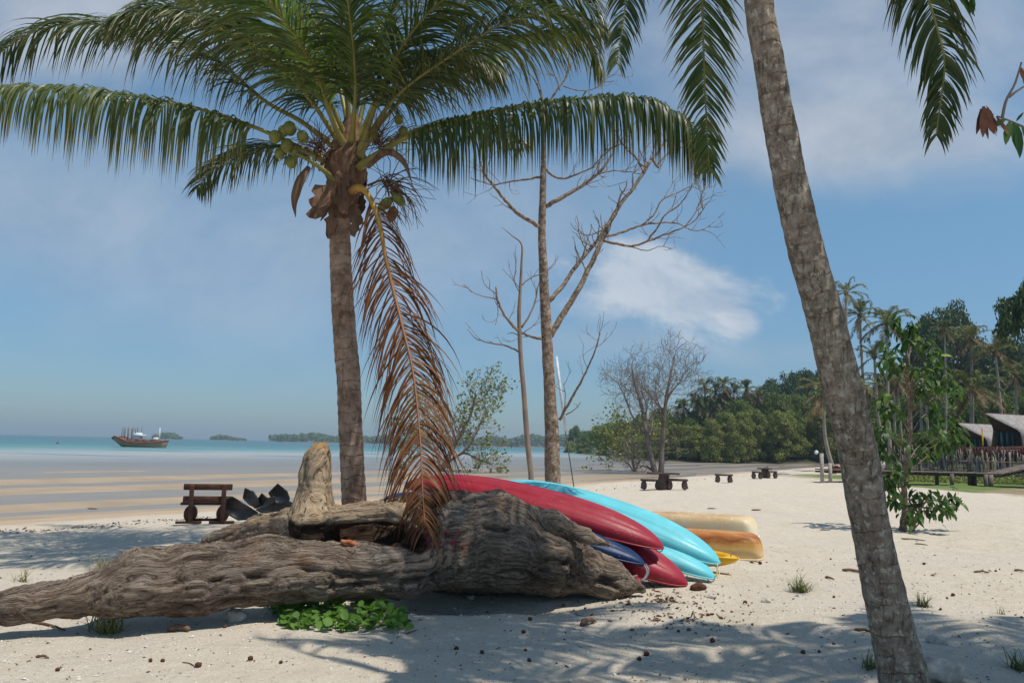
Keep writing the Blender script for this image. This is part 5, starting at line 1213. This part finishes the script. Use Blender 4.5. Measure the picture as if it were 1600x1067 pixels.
for (x, y0, y1, lb, c_) in [(1471.5, 681, 698, 'short orange yellow banner left of the huts', ((.75, .28, .02), (.8, .42, .03))), (1534.5, 671, 696, 'tall yellow banner between the two huts', ((.7, .42, .02), (.75, .5, .04)))]:
    c0 = P(x, 700, 57.5); c0 = gpt(c0.x, 57.5); k = empty('banner', c0, lb, 'banner'); m_ = MB(); m_.tube(np.array([c0, P(x, y0-1, 57.5)]), .03, 6); m_.build('pole', brown, k)
    m_ = MB(); a, b2 = P(x+.9, y0, 57.5), P(x+1.0, y1, 57.45); m_.beam(a, b2, .10, .02, (0, 1, 0)); v_ = m_.v[-1]; m_.build('cloth', simple('banner_cloth', *c_, 5), k)

# ------------------------------------------------------------------ stick fence
fk0 = P(1490, 720, 56.5); fk = empty('stick_fence', gpt(fk0.x, fk0.y), 'rough fence of uneven grey sticks behind the boardwalk', 'fence')
stickm = [simple('grey_stick', (.24, .20, .175), (.42, .37, .33), 6), simple('brown_stick', (.10, .075, .06), (.20, .16, .14), 6)]
for i in range(96):
    x = 1366+i*2.66+R.uniform(-1, 1); Y_ = 56.5+R.uniform(-.4, .4); a = P(x, 740, Y_); a.z = float(gz(a.x, a.y))-.1; h = R.uniform(1.7, 2.6); tl = R.normal(0, .09)
    m_ = MB(); pts = spline([a, a+Vector((tl*.6+R.normal(0, .03), 0, h*.5)), a+Vector((tl*h, R.normal(0, .05), h))], 6)
    m_.tube(pts, np.linspace(.055, .03, 6)*R.uniform(.6, 1.2), 5)
    if R.random() < .75: m_.tube(spline([pts[2], pts[2]+np.array([R.normal(0, .3), 0, .9])], 3), [.03, .022, .014], 4)
    m_.build('stick', stickm[i % 2], fk)
for z in (.75, 1.35):
    m_ = MB(); a = P(1362, 735, 56.3); b2 = P(1625, 735, 56.3); a.z = float(gz(a.x, a.y))+z; b2.z = float(gz(b2.x, b2.y))+z; m_.tube(spline([a, b2], 8), .035, 5); m_.build('rail', stickm[1], fk)

# ------------------------------------------------------------------ boardwalk
bwm = simple('boardwalk_timber', (.10, .075, .065), (.24, .19, .165), 4, .85, .15); bwd = simple('boardwalk_dark', (.03, .02, .017), (.07, .05, .04), 4)
bw0 = P(1450, 737, 45); bw = empty('boardwalk', gpt(bw0.x, bw0.y), 'raised grey boardwalk on posts crossing the lawn below the huts', 'boardwalk')
zt = bw0.z-.02
xa = P(1270, 737, 47).x; xb = P(1568, 737, 45).x; xc = P(1660, 737, 45).x
m_ = MB(); n_ = 90
for i in range(n_): m_.box((xa+(xb-xa)*(i+.5)/n_, 45.9, zt), ((xb-xa)/n_*.44, .8, .03), None, .1)
for i in range(30): x = xb+(xc-xb)*(i+.5)/30; m_.box((x, 45.9, zt+(x-xb)*.24), ((xc-xb)/30*.48, .8, .03), Matrix.Rotation(-.235, 3, 'Y'), .1)
m_.build('deck', bwm, bw)
for yy in (45.2, 46.6):
    m_ = MB(); m_.beam((xa, yy, zt-.13), (xb, yy, zt-.13), .10, .10); m_.beam((xb, yy, zt-.13), (xc, yy, zt-.13+(xc-xb)*.24), .10, .10); m_.build('beam', bwd, bw)
for x_, h_ in ((1276, .95), (1288.5, .42), (1398, 0), (1475, 0), (1527, 0), (1534, 0)):
    for yy in (45.1, 46.7):
        x = P(x_, 740, 45.9).x; g_ = float(gz(x, yy))
        if yy > 46 and h_ > .2: continue
        m_ = MB(); m_.tube(np.array([[x, yy, g_-.2], [x, yy, zt-.04+h_]]), .11 if x_ != 1534 else .15, 8); m_.build('post', stickm[0] if h_ > .2 else bwm, bw)
x = P(1276, 720, 45.1).x; m_ = MB(); m_.ball((x, 45.1, zt+.96), .11, 6); m_.build('post_cap', white, bw)
m_ = MB(); c = P(1307, 733.5, 45.9); m_.box((c.x, c.y, c.z), (.35, .25, .09)); m_.box((c.x+.15, c.y, c.z+.12), (.2, .2, .05), Matrix.Rotation(.2, 3, 'Y')); m_.box((c.x-.25, c.y, c.z+.13), (.12, .16, .06), Matrix.Rotation(-.3, 3, 'Y'))
tag(m_.build('timber_pile', red_), 'small dark red pile of timber lying on the left end of the boardwalk', 'timber pile')
fr0 = P(1368, 735, 45.6); wf = empty('board_frame', fr0, 'white framed board leaning on the boardwalk behind the big leaning trunk', 'board')
m_ = MB(); m_.beam(P(1366.5, 736, 45.6), P(1366.5, 722, 45.6), .08, .05, (0, 1, 0)); m_.build('frame', white, wf); m_ = MB(); m_.beam(P(1366.5, 735.5, 45.58), P(1380, 735.5, 45.58), .08, .05); m_.build('frame', white, wf)
m_ = MB(); c = P(1376, 726, 45.8); m_.ball(c, (.26, .1, .34), 8, 0, None, .08); m_.build('board', simple('sand_coloured_board', (.5, .42, .36), (.62, .55, .5), 3), wf)
for i, (x, y) in enumerate([(1444, 748.5), (1449, 747), (1454, 746.5)]):
    p_ = gxy(x, y); m_ = MB(); m_.ball((p_.x, p_.y, p_.z+.06), (.13, .1, .09), 6, 0, None, .2, i)
    tag(m_.build('white_stone', white), 'white stone in the little row on the lawn below the boardwalk', 'stone', 'white stones on the lawn')
nq = 5000; X_ = R.uniform(P(1375, 740, 50).x, P(1650, 740, 50).x, nq); Y_ = 49.5+R.uniform(0, 5.5, nq); Z_ = gz(X_, Y_)+np.abs(R.normal(0, .22, nq))
me = quadmesh('undergrowth', leafquads(np.stack([X_, Y_, Z_], 1), unit(R.normal(size=(nq, 3))+np.array([0, -.4, .6])), .09, .6, R), LM['olive']); o = bpy.data.objects.new('undergrowth', me); COL.objects.link(o); tag(o, kind='stuff')

# ------------------------------------------------------------------ islands and far shore
isl = simple('far_land', (.16, .14, .09), (.24, .2, .14), .02)
def land(name, x0, x1, Y_, depth, hmax, trees, seed, topf, ls=1.6):
    R_ = np.random.default_rng(seed); n1_, n2_ = 40, 8; v = []
    for i in range(n1_):
        for j in range(n2_):
            u, w_ = i/(n1_-1), j/(n2_-1); v.append((x0+(x1-x0)*u, Y_+depth*w_, -.9+(hmax+.9)*math.sin(math.pi*u)**.5*math.sin(math.pi*w_)**.7 if 0 < u < 1 else -.9))
    m_ = MB(); m_.add(v, [(i*n2_+j, (i+1)*n2_+j, (i+1)*n2_+j+1, i*n2_+j+1) for i in range(n1_-1) for j in range(n2_-1)]); tag(m_.build(name, isl), kind='structure')
    nc = trees; u = R_.uniform(.01, .99, nc); cx = x0+(x1-x0)*u; cy = Y_+depth*R_.uniform(.1, .7, nc); ch = topf(u)*R_.uniform(.7, 1.12, nc); cr = R_.uniform(2.2, 4.5, nc)*np.minimum(1, ch/6)
    per_ = 46; C = np.stack([np.repeat(cx, per_), np.repeat(cy, per_), np.repeat(ch-cr, per_)], 1); dr = unit(R_.normal(size=(nc*per_, 3))); dr[:, 2] = np.where(dr[:, 2] < -.2, -dr[:, 2], dr[:, 2]); rr = np.repeat(cr, per_)[:, None]
    C2 = C+dr*rr; low = R_.random(len(C2)) < .4; C2[low, 2] = R_.uniform(.2, 1, low.sum())*C2[low, 2]
    me = quadmesh('wood', leafquads(C2, unit(dr+R_.normal(0, .4, dr.shape)), ls, .7, R_), LM['mid']); o = bpy.data.objects.new('far_wood', me); COL.objects.link(o); tag(o, kind='stuff')
Yi = 1300.; X0 = lambda px, Y_: P(px, 690, Y_).x
land('island', X0(233, Yi), X0(272, Yi), Yi, 40, 1.0, 60, 61, lambda u: 9.5*np.sin(np.pi*np.clip(u, .05, .95))**.4, 1.5)
land('island', X0(327, Yi), X0(378, Yi), Yi, 40, .8, 60, 62, lambda u: np.interp(u, [0, .15, .35, .6, 1], [5, 8.5, 8, 4.5, 3]), 1.4)
Yf = 1150.
land('far_shore', X0(408, Yf), X0(960, Yf), Yf, 120, 2.0, 700, 63, lambda u: np.interp(u, [0, .03, .05, .09, .15, .3, .5, .7, .8, .86, 1], [6, 8, 11, 12, 11.5, 11, 12, 13.5, 18, 17, 17])+2*np.sin(u*60), 1.7)

# ------------------------------------------------------------------ creeping vine, grass, small things on the sand
R = np.random.default_rng(5)
b = MB(); n_ = 430; px_v = R.uniform(0, 1, n_); pos_ = []
for u in px_v:
    x = 418+u*215; lo_y = 950+u*30; yc = I(u, [0, .15, .5, .85, 1], [947, 962, 967, 970, 981]); hh = I(u, [0, .15, .5, .85, 1], [6, 22, 22, 20, 9])
    q = gxy(x, yc+R.uniform(-hh, hh)); pos_.append((q.x, q.y, q.z+R.uniform(.03, .13)))
pos_ = np.array(pos_); d = unit(R.normal(size=(n_, 3))*np.array([1, 1, .3])); L_ = R.uniform(.055, .10, n_)
leafshape(b, pos_, d, unit(R.normal(size=(n_, 3))*.45+np.array([.1, -.45, 1])), L_, L_*.95, .2)
for i in range(0, n_, 5): b.tube(spline([pos_[i], pos_[i]-[0, 0, .1]], 3), .003, 4)
vm = leafmat('vine_leaves', (.06, .14, .02), (.10, .20, .03), (.15, .26, .05), None, .3, .55, .2)
tag(b.build('creeping_vine', vm), kind='stuff')
def tuft(px, py, wpx, label, seed, n_=60, dry=.4):
    q = gxy(px, py); s = wpx/1244*q.y; R_ = np.random.default_rng(seed); b = MB(); vs = []; F = []
    for i in range(n_):
        a = R_.uniform(0, 2*math.pi); o0 = np.array(q)+np.array([R_.normal(0, s*.1), R_.normal(0, s*.1), -.01]); d = np.array([math.cos(a)*R_.uniform(.2, 1), math.sin(a)*R_.uniform(.2, 1), R_.uniform(.5, 1.2)]); d /= np.linalg.norm(d)
        L_ = s*R_.uniform(.35, .7); pts = [o0]; dd = d
        for k in range(3): pts.append(pts[-1]+dd*L_/3); dd = unit(dd+np.array([0, 0, -.35]))
        sd_ = np.array([-math.sin(a), math.cos(a), 0])*.0035*(q.y/6)**.5; k0 = len(vs)
        for k, p_ in enumerate(pts): w_ = (1, .9, .6, .1)[k]; vs += [p_-sd_*w_, p_+sd_*w_]
        F += [(k0+2*k, k0+2*k+1, k0+2*k+3, k0+2*k+2) for k in range(3)]
    b.add(vs, F); return tag(b.build('grass_tuft', gm if dry < .5 else gmd), label, 'grass tuft')
gm = leafmat('grass_blades', (.08, .12, .025), (.13, .16, .05), (.25, .22, .10), None, .2, .5, .3); gmd = leafmat('dry_grass_blades', (.22, .20, .09), (.30, .26, .13), (.36, .32, .19), None, .2, .6, .2)
for i, (x, y, w, lb, dr_, nn) in enumerate([(1252, 924, 56, 'green grass tuft on open sand right of the kayaks', 0, 110), (1441, 947, 46, 'green grass tuft just right of the leaning trunk', 0, 70), (1592, 1046, 66, 'green grass tuft at the lower right corner', 0, 90), (168, 988, 110, 'sparse straw coloured grass tuft under the left end of the log', 0, 110), (34, 908, 46, 'dry grass wisp at the far left', 1, 26), (160, 893, 60, 'dry grass beyond the left end of the log', 1, 60), (1362, 1043, 50, 'low grass tuft against the foot of the leaning trunk', 0, 60), (1564, 958, 30, 'tiny dry grass wisp at the right edge', 1, 14)]):
    tuft(x, y, w, lb, i, nn, dr_)
podm = simple('brown_seed_pod', (.06, .025, .014), (.15, .065, .035), 60, .8, .2, .003)
pods = [(880, 947), (983, 944), (828, 969), (818, 989), (713, 1015), (753, 1021), (821, 1017), (827, 1033), (999, 1031), (1010, 1024), (1026, 969), (1255, 1021), (1280, 1019), (1303, 1007), (1303, 933), (1113, 1003), (1106, 962), (1164, 943), (1489, 931), (1444, 882), (1188, 881), (310, 1042), (439, 1036), (351, 981), (391, 1031), (254, 1034), (235, 1033), (90, 1048), (1480, 935), (1060, 987), (1556, 893), (1562, 890), (1298, 874), (1170, 875)]
for i, (x, y) in enumerate(pods):
    q = gxy(x, y); r = .022*R.uniform(.6, 1.15); m_ = MB(); m_.ball((q.x, q.y, q.z+r*.7), (r, r*.9, r*.85), 6, 0, None, .25, i)
    tag(m_.build('seed_pod', podm), 'small round brown seed pod scattered on the sand', 'seed pod', 'brown seed pods on the sand')
stm = simple('coral_stone', (.36, .33, .28), (.56, .52, .45), 24, .9, .2, .006)
for i, (x, y, r, lb) in enumerate([(1110, 934, .035, 'white stone below the bows of the crimson kayaks'), (1197, 941, .04, 'white stone left of the green grass tuft on open sand'), (368, 968, .085, 'largest white coral lump beside the creeping vine'), (1470, 1062, .13, 'big pale stone at the foot of the leaning trunk'), (1463, 1004, .06, 'pale flat stone in the shade right of the leaning trunk'), (290, 958, .05, 'pale coral lump tucked under the log, left of the largest one'), (735, 935, .035, 'small pale stone in the dark hollow under the log')]):
    q = gxy(x, y); m_ = MB(); m_.ball((q.x, q.y, q.z+r*.4), (r*1.2, r*.9, r*.75), 9, 0, None, .35, i*3); tag(m_.build('stone', stm), lb, 'stone')
q = gxy(1091, 921); m_ = MB(); m_.ball((q.x, q.y, q.z+.03), (.085, .06, .05), 8, 0, None, .4, 3); tag(m_.build('charred_lump', podm), 'dark charred lump of wood by the lowest crimson bow', 'driftwood')
stkm = simple('stick_wood', (.10, .055, .035), (.24, .15, .10), 20, .9, .2, .003)
for i, (x0, y0, x1, y1, r, lb) in enumerate([(1316, 892, 1352, 896, .022, 'straight brown stick left of the leaning trunk'), (1522, 894, 1546, 895, .014, 'brown twig on open sand at the right'), (262, 987, 296, 987, .028, 'short thick piece of brown wood in front of the log'), (48, 973, 102, 986, .012, 'long thin stick beside the left end of the log'), (56, 1027, 76, 1029, .010, 'curved brown twig near the lower left corner'), (908, 979, 930, 973, .03, 'pale driftwood chunk among the leaf litter'), (900, 960, 932, 973, .006, 'thin crooked twig touching the pale driftwood chunk'),
    (1335, 985, 1368, 990, .014, 'dark stick crossing behind the foot of the leaning trunk'), (1290, 903, 1303, 906, .016, 'small bark piece above the green grass tuft'), (1408, 842, 1446, 845, .014, 'reddish stick lying at the foot of the young tree'), (1430, 850, 1450, 852, .012, 'brown curled palm scrap below the young tree'), (620, 997, 652, 984, .005, 'thin curved twig right of the creeping vine'), (285, 1035, 305, 1042, .005, 'thin twig pointing at a seed pod, lower left'), (1585, 892, 1600, 893, .015, 'brown scrap at the right edge of the sand')]):
    a, b2 = gxy(x0, y0), gxy(x1, y1); m_ = MB(); C = spline([a+Vector((0, 0, r*.8)), (a+b2)/2+Vector((0, .02, r*1.4)), b2+Vector((0, 0, r*.8))], 10)
    m_.tube(C, r*np.interp(np.linspace(0, 1, 10), [0, .1, .8, 1], [.7, 1, .8, .5]), 7, 0, True, None, lambda a_, n_: 1+.15*R.normal(size=(a_, n_))); tag(m_.build('stick', stkm), lb, 'stick')
for i, (x, y, lb) in enumerate([(1168, 813, 'dark scrap'), (1112, 795, 'little sunken stick beyond the canoes'), (1182, 797, 'grey palm scrap beyond the bleached canoe'), (1290, 829, 'brown husk in the shadow of the young tree'), (145, 795, 'dark round stone on the wet sand near the waterline')]):
    if lb == 'dark scrap': continue
    q = gxy(x, y); s = .035*q.y/14; m_ = MB(); m_.ball((q.x, q.y, q.z+s*.2), (s*2.4, s, s*.4), 7, 0, None, .35, i+9); tag(m_.build('husk', stkm), lb, 'husk')
def chips(name, n_, pxr, pyr, sz, c1, c2, seed, dens=None):
    R_ = np.random.default_rng(seed); C = []
    while len(C) < n_:
        x, y = R_.uniform(*pxr), R_.uniform(*pyr)
        if dens is not None and R_.random() > dens(x, y): continue
        d = ray(x, y); t = 1.65/-d.z; C.append((t*d.x, t*d.y))
    C = np.array(C); z = gz(C[:, 0], C[:, 1]); C = np.stack([C[:, 0], C[:, 1], z+.005], 1)
    s = sz*R_.lognormal(0, .45, n_)*np.clip(C[:, 1]/7, .8, 1.6)
    r1 = unit(R_.normal(size=(n_, 3))*np.array([1, 1, .3])); N = unit(R_.normal(size=(n_, 3))*.5+np.array([0, 0, 1])); b_ = np.cross(N, r1); el = R_.uniform(.35, 1, n_)
    a1 = r1*s[:, None]; a2 = b_*(s*el)[:, None]; up = N*(s*.35)[:, None]; V = []
    top = C+up
    for (p, q_) in ((a1, a2), (a2, -a1), (-a1, -a2), (-a2, a1)): V.append(np.stack([C+p, C+q_, top+q_*.4, top+p*.4], 1))
    V.append(np.stack([top+a1*.4, top+a2*.4, top-a1*.4, top-a2*.4], 1))
    me = quadmesh(name, np.concatenate(V), simple(name, c1, c2, 14, .85, .2)); o = bpy.data.objects.new(name, me); COL.objects.link(o); tag(o, kind='stuff')
chips('shell_grit', 5200, (-60, 1660), (900, 1110), .0075, (.50, .46, .40), (.80, .77, .70), 1)
chips('bark_grit', 1500, (-60, 1660), (840, 1110), .0085, (.07, .045, .03), (.25, .18, .12), 2)
chips('leaf_litter', 420, (900, 1180), (905, 1000), .014, (.07, .045, .03), (.24, .15, .09), 3, lambda x, y: math.exp(-((x-1030-(y-940)*1.2)/75)**2-((y-945)/34)**2))
chips('beach_wrack', 1100, (-50, 1250), (738, 830), .014, (.06, .04, .025), (.25, .16, .09), 4, lambda x, y: math.exp(-((y-I(x, [-50, 150, 330, 900, 1100, 1250], [822, 812, 798, 762, 745, 735]))/2.5)**2))

# ------------------------------------------------------------------ haze
hz = bpy.data.materials.new('haze_air'); hz.use_nodes = True; nt = hz.node_tree; nt.nodes.clear()
out = nt.nodes.new('ShaderNodeOutputMaterial'); pv = nt.nodes.new('ShaderNodeVolumePrincipled')
pv.inputs['Color'].default_value = (.66, .83, 1.0, 1); pv.inputs['Density'].default_value = HAZE = .00032; pv.inputs['Anisotropy'].default_value = .2
nt.links.new(pv.outputs[0], out.inputs['Volume'])
b = MB(); X0_, Z0, Z1 = 3650, -12, 42
vs = [(x, y, z) for z in (Z0, Z1) for (x, y) in ((-X0_, -X0_), (X0_, -X0_), (X0_, X0_), (-X0_, X0_))]
b.add(vs, [(3, 2, 1, 0), (4, 5, 6, 7), (0, 1, 5, 4), (1, 2, 6, 5), (2, 3, 7, 6), (3, 0, 4, 7)])
tag(b.build('haze', hz, smooth=False), kind='stuff')
# ------------------------------------------------------------------ off-frame palm whose crown shades the near sand
op = gpt(7.7, 3.2); ok_ = empty('coconut_palm', op, 'tall coconut palm standing outside the frame at the right', 'palm tree')
b = MB(); tp = op+Vector((.2, .1, 9.4)); C = spline([op-Vector((0, 0, .2)), op+Vector((.3, 0, 4)), tp], 40); b.tube(C, np.linspace(.19, .1, 40), 14); b.build('trunk', M['palm_bark'], ok_)
for i in range(20):
    a = i*2.399; L_ = 3.4+.4*math.sin(i*1.7); e = .2+.6*((i*7) % 5)/5; d = Vector((math.cos(a), math.sin(a), 0))
    pts = [tp, tp+d*L_*.3+Vector((0, 0, e*L_*.28)), tp+d*L_*.62+Vector((0, 0, e*L_*.34)), tp+d*L_*.9+Vector((0, 0, e*L_*.12)), tp+d*L_*1.04+Vector((0, 0, -L_*.14))]
    b = MB(); frond_geo(b, pts, seed=160+i, n=62, L=.8, w=.07, droop=.35, r0=.03, clear=.15, segs=4); b.build('frond', [M['frond'], M['rachis']], ok_)

# ------------------------------------------------------------------ repeats: say which one, counted along the picture
bpy.context.view_layer.update()
ORD = 'first second third fourth fifth sixth seventh eighth ninth tenth eleventh twelfth thirteenth fourteenth fifteenth sixteenth seventeenth eighteenth nineteenth'.split()
TENS = ['', '', 'twenty', 'thirty', 'forty']
def ordw(n_):
    if n_ <= 19: return ORD[n_-1]
    t_, u_ = divmod(n_, 10); return (TENS[t_]+'-'+ORD[u_-1]) if u_ else {2: 'twentieth', 3: 'thirtieth', 4: 'fortieth'}[t_]
byl = {}
for o in bpy.data.objects:
    if o.parent is None and o.get('group') and o.get('label'): byl.setdefault(o['label'], []).append(o)
def ppx(o):
    if o.type == 'MESH' and o.location.length < 1e-6:
        c = Vector(o.bound_box[0])*.5+Vector(o.bound_box[6])*.5
    else: c = o.matrix_world.translation
    d = c-CP; return (d.dot(Rv)/d.dot(Fv)), o
for lb, l in byl.items():
    if len(l) > 1:
        for i, (_, o) in enumerate(sorted([ppx(o) for o in l], key=lambda q: q[0])): o['label'] = lb+', '+ordw(i+1)+' from the left'
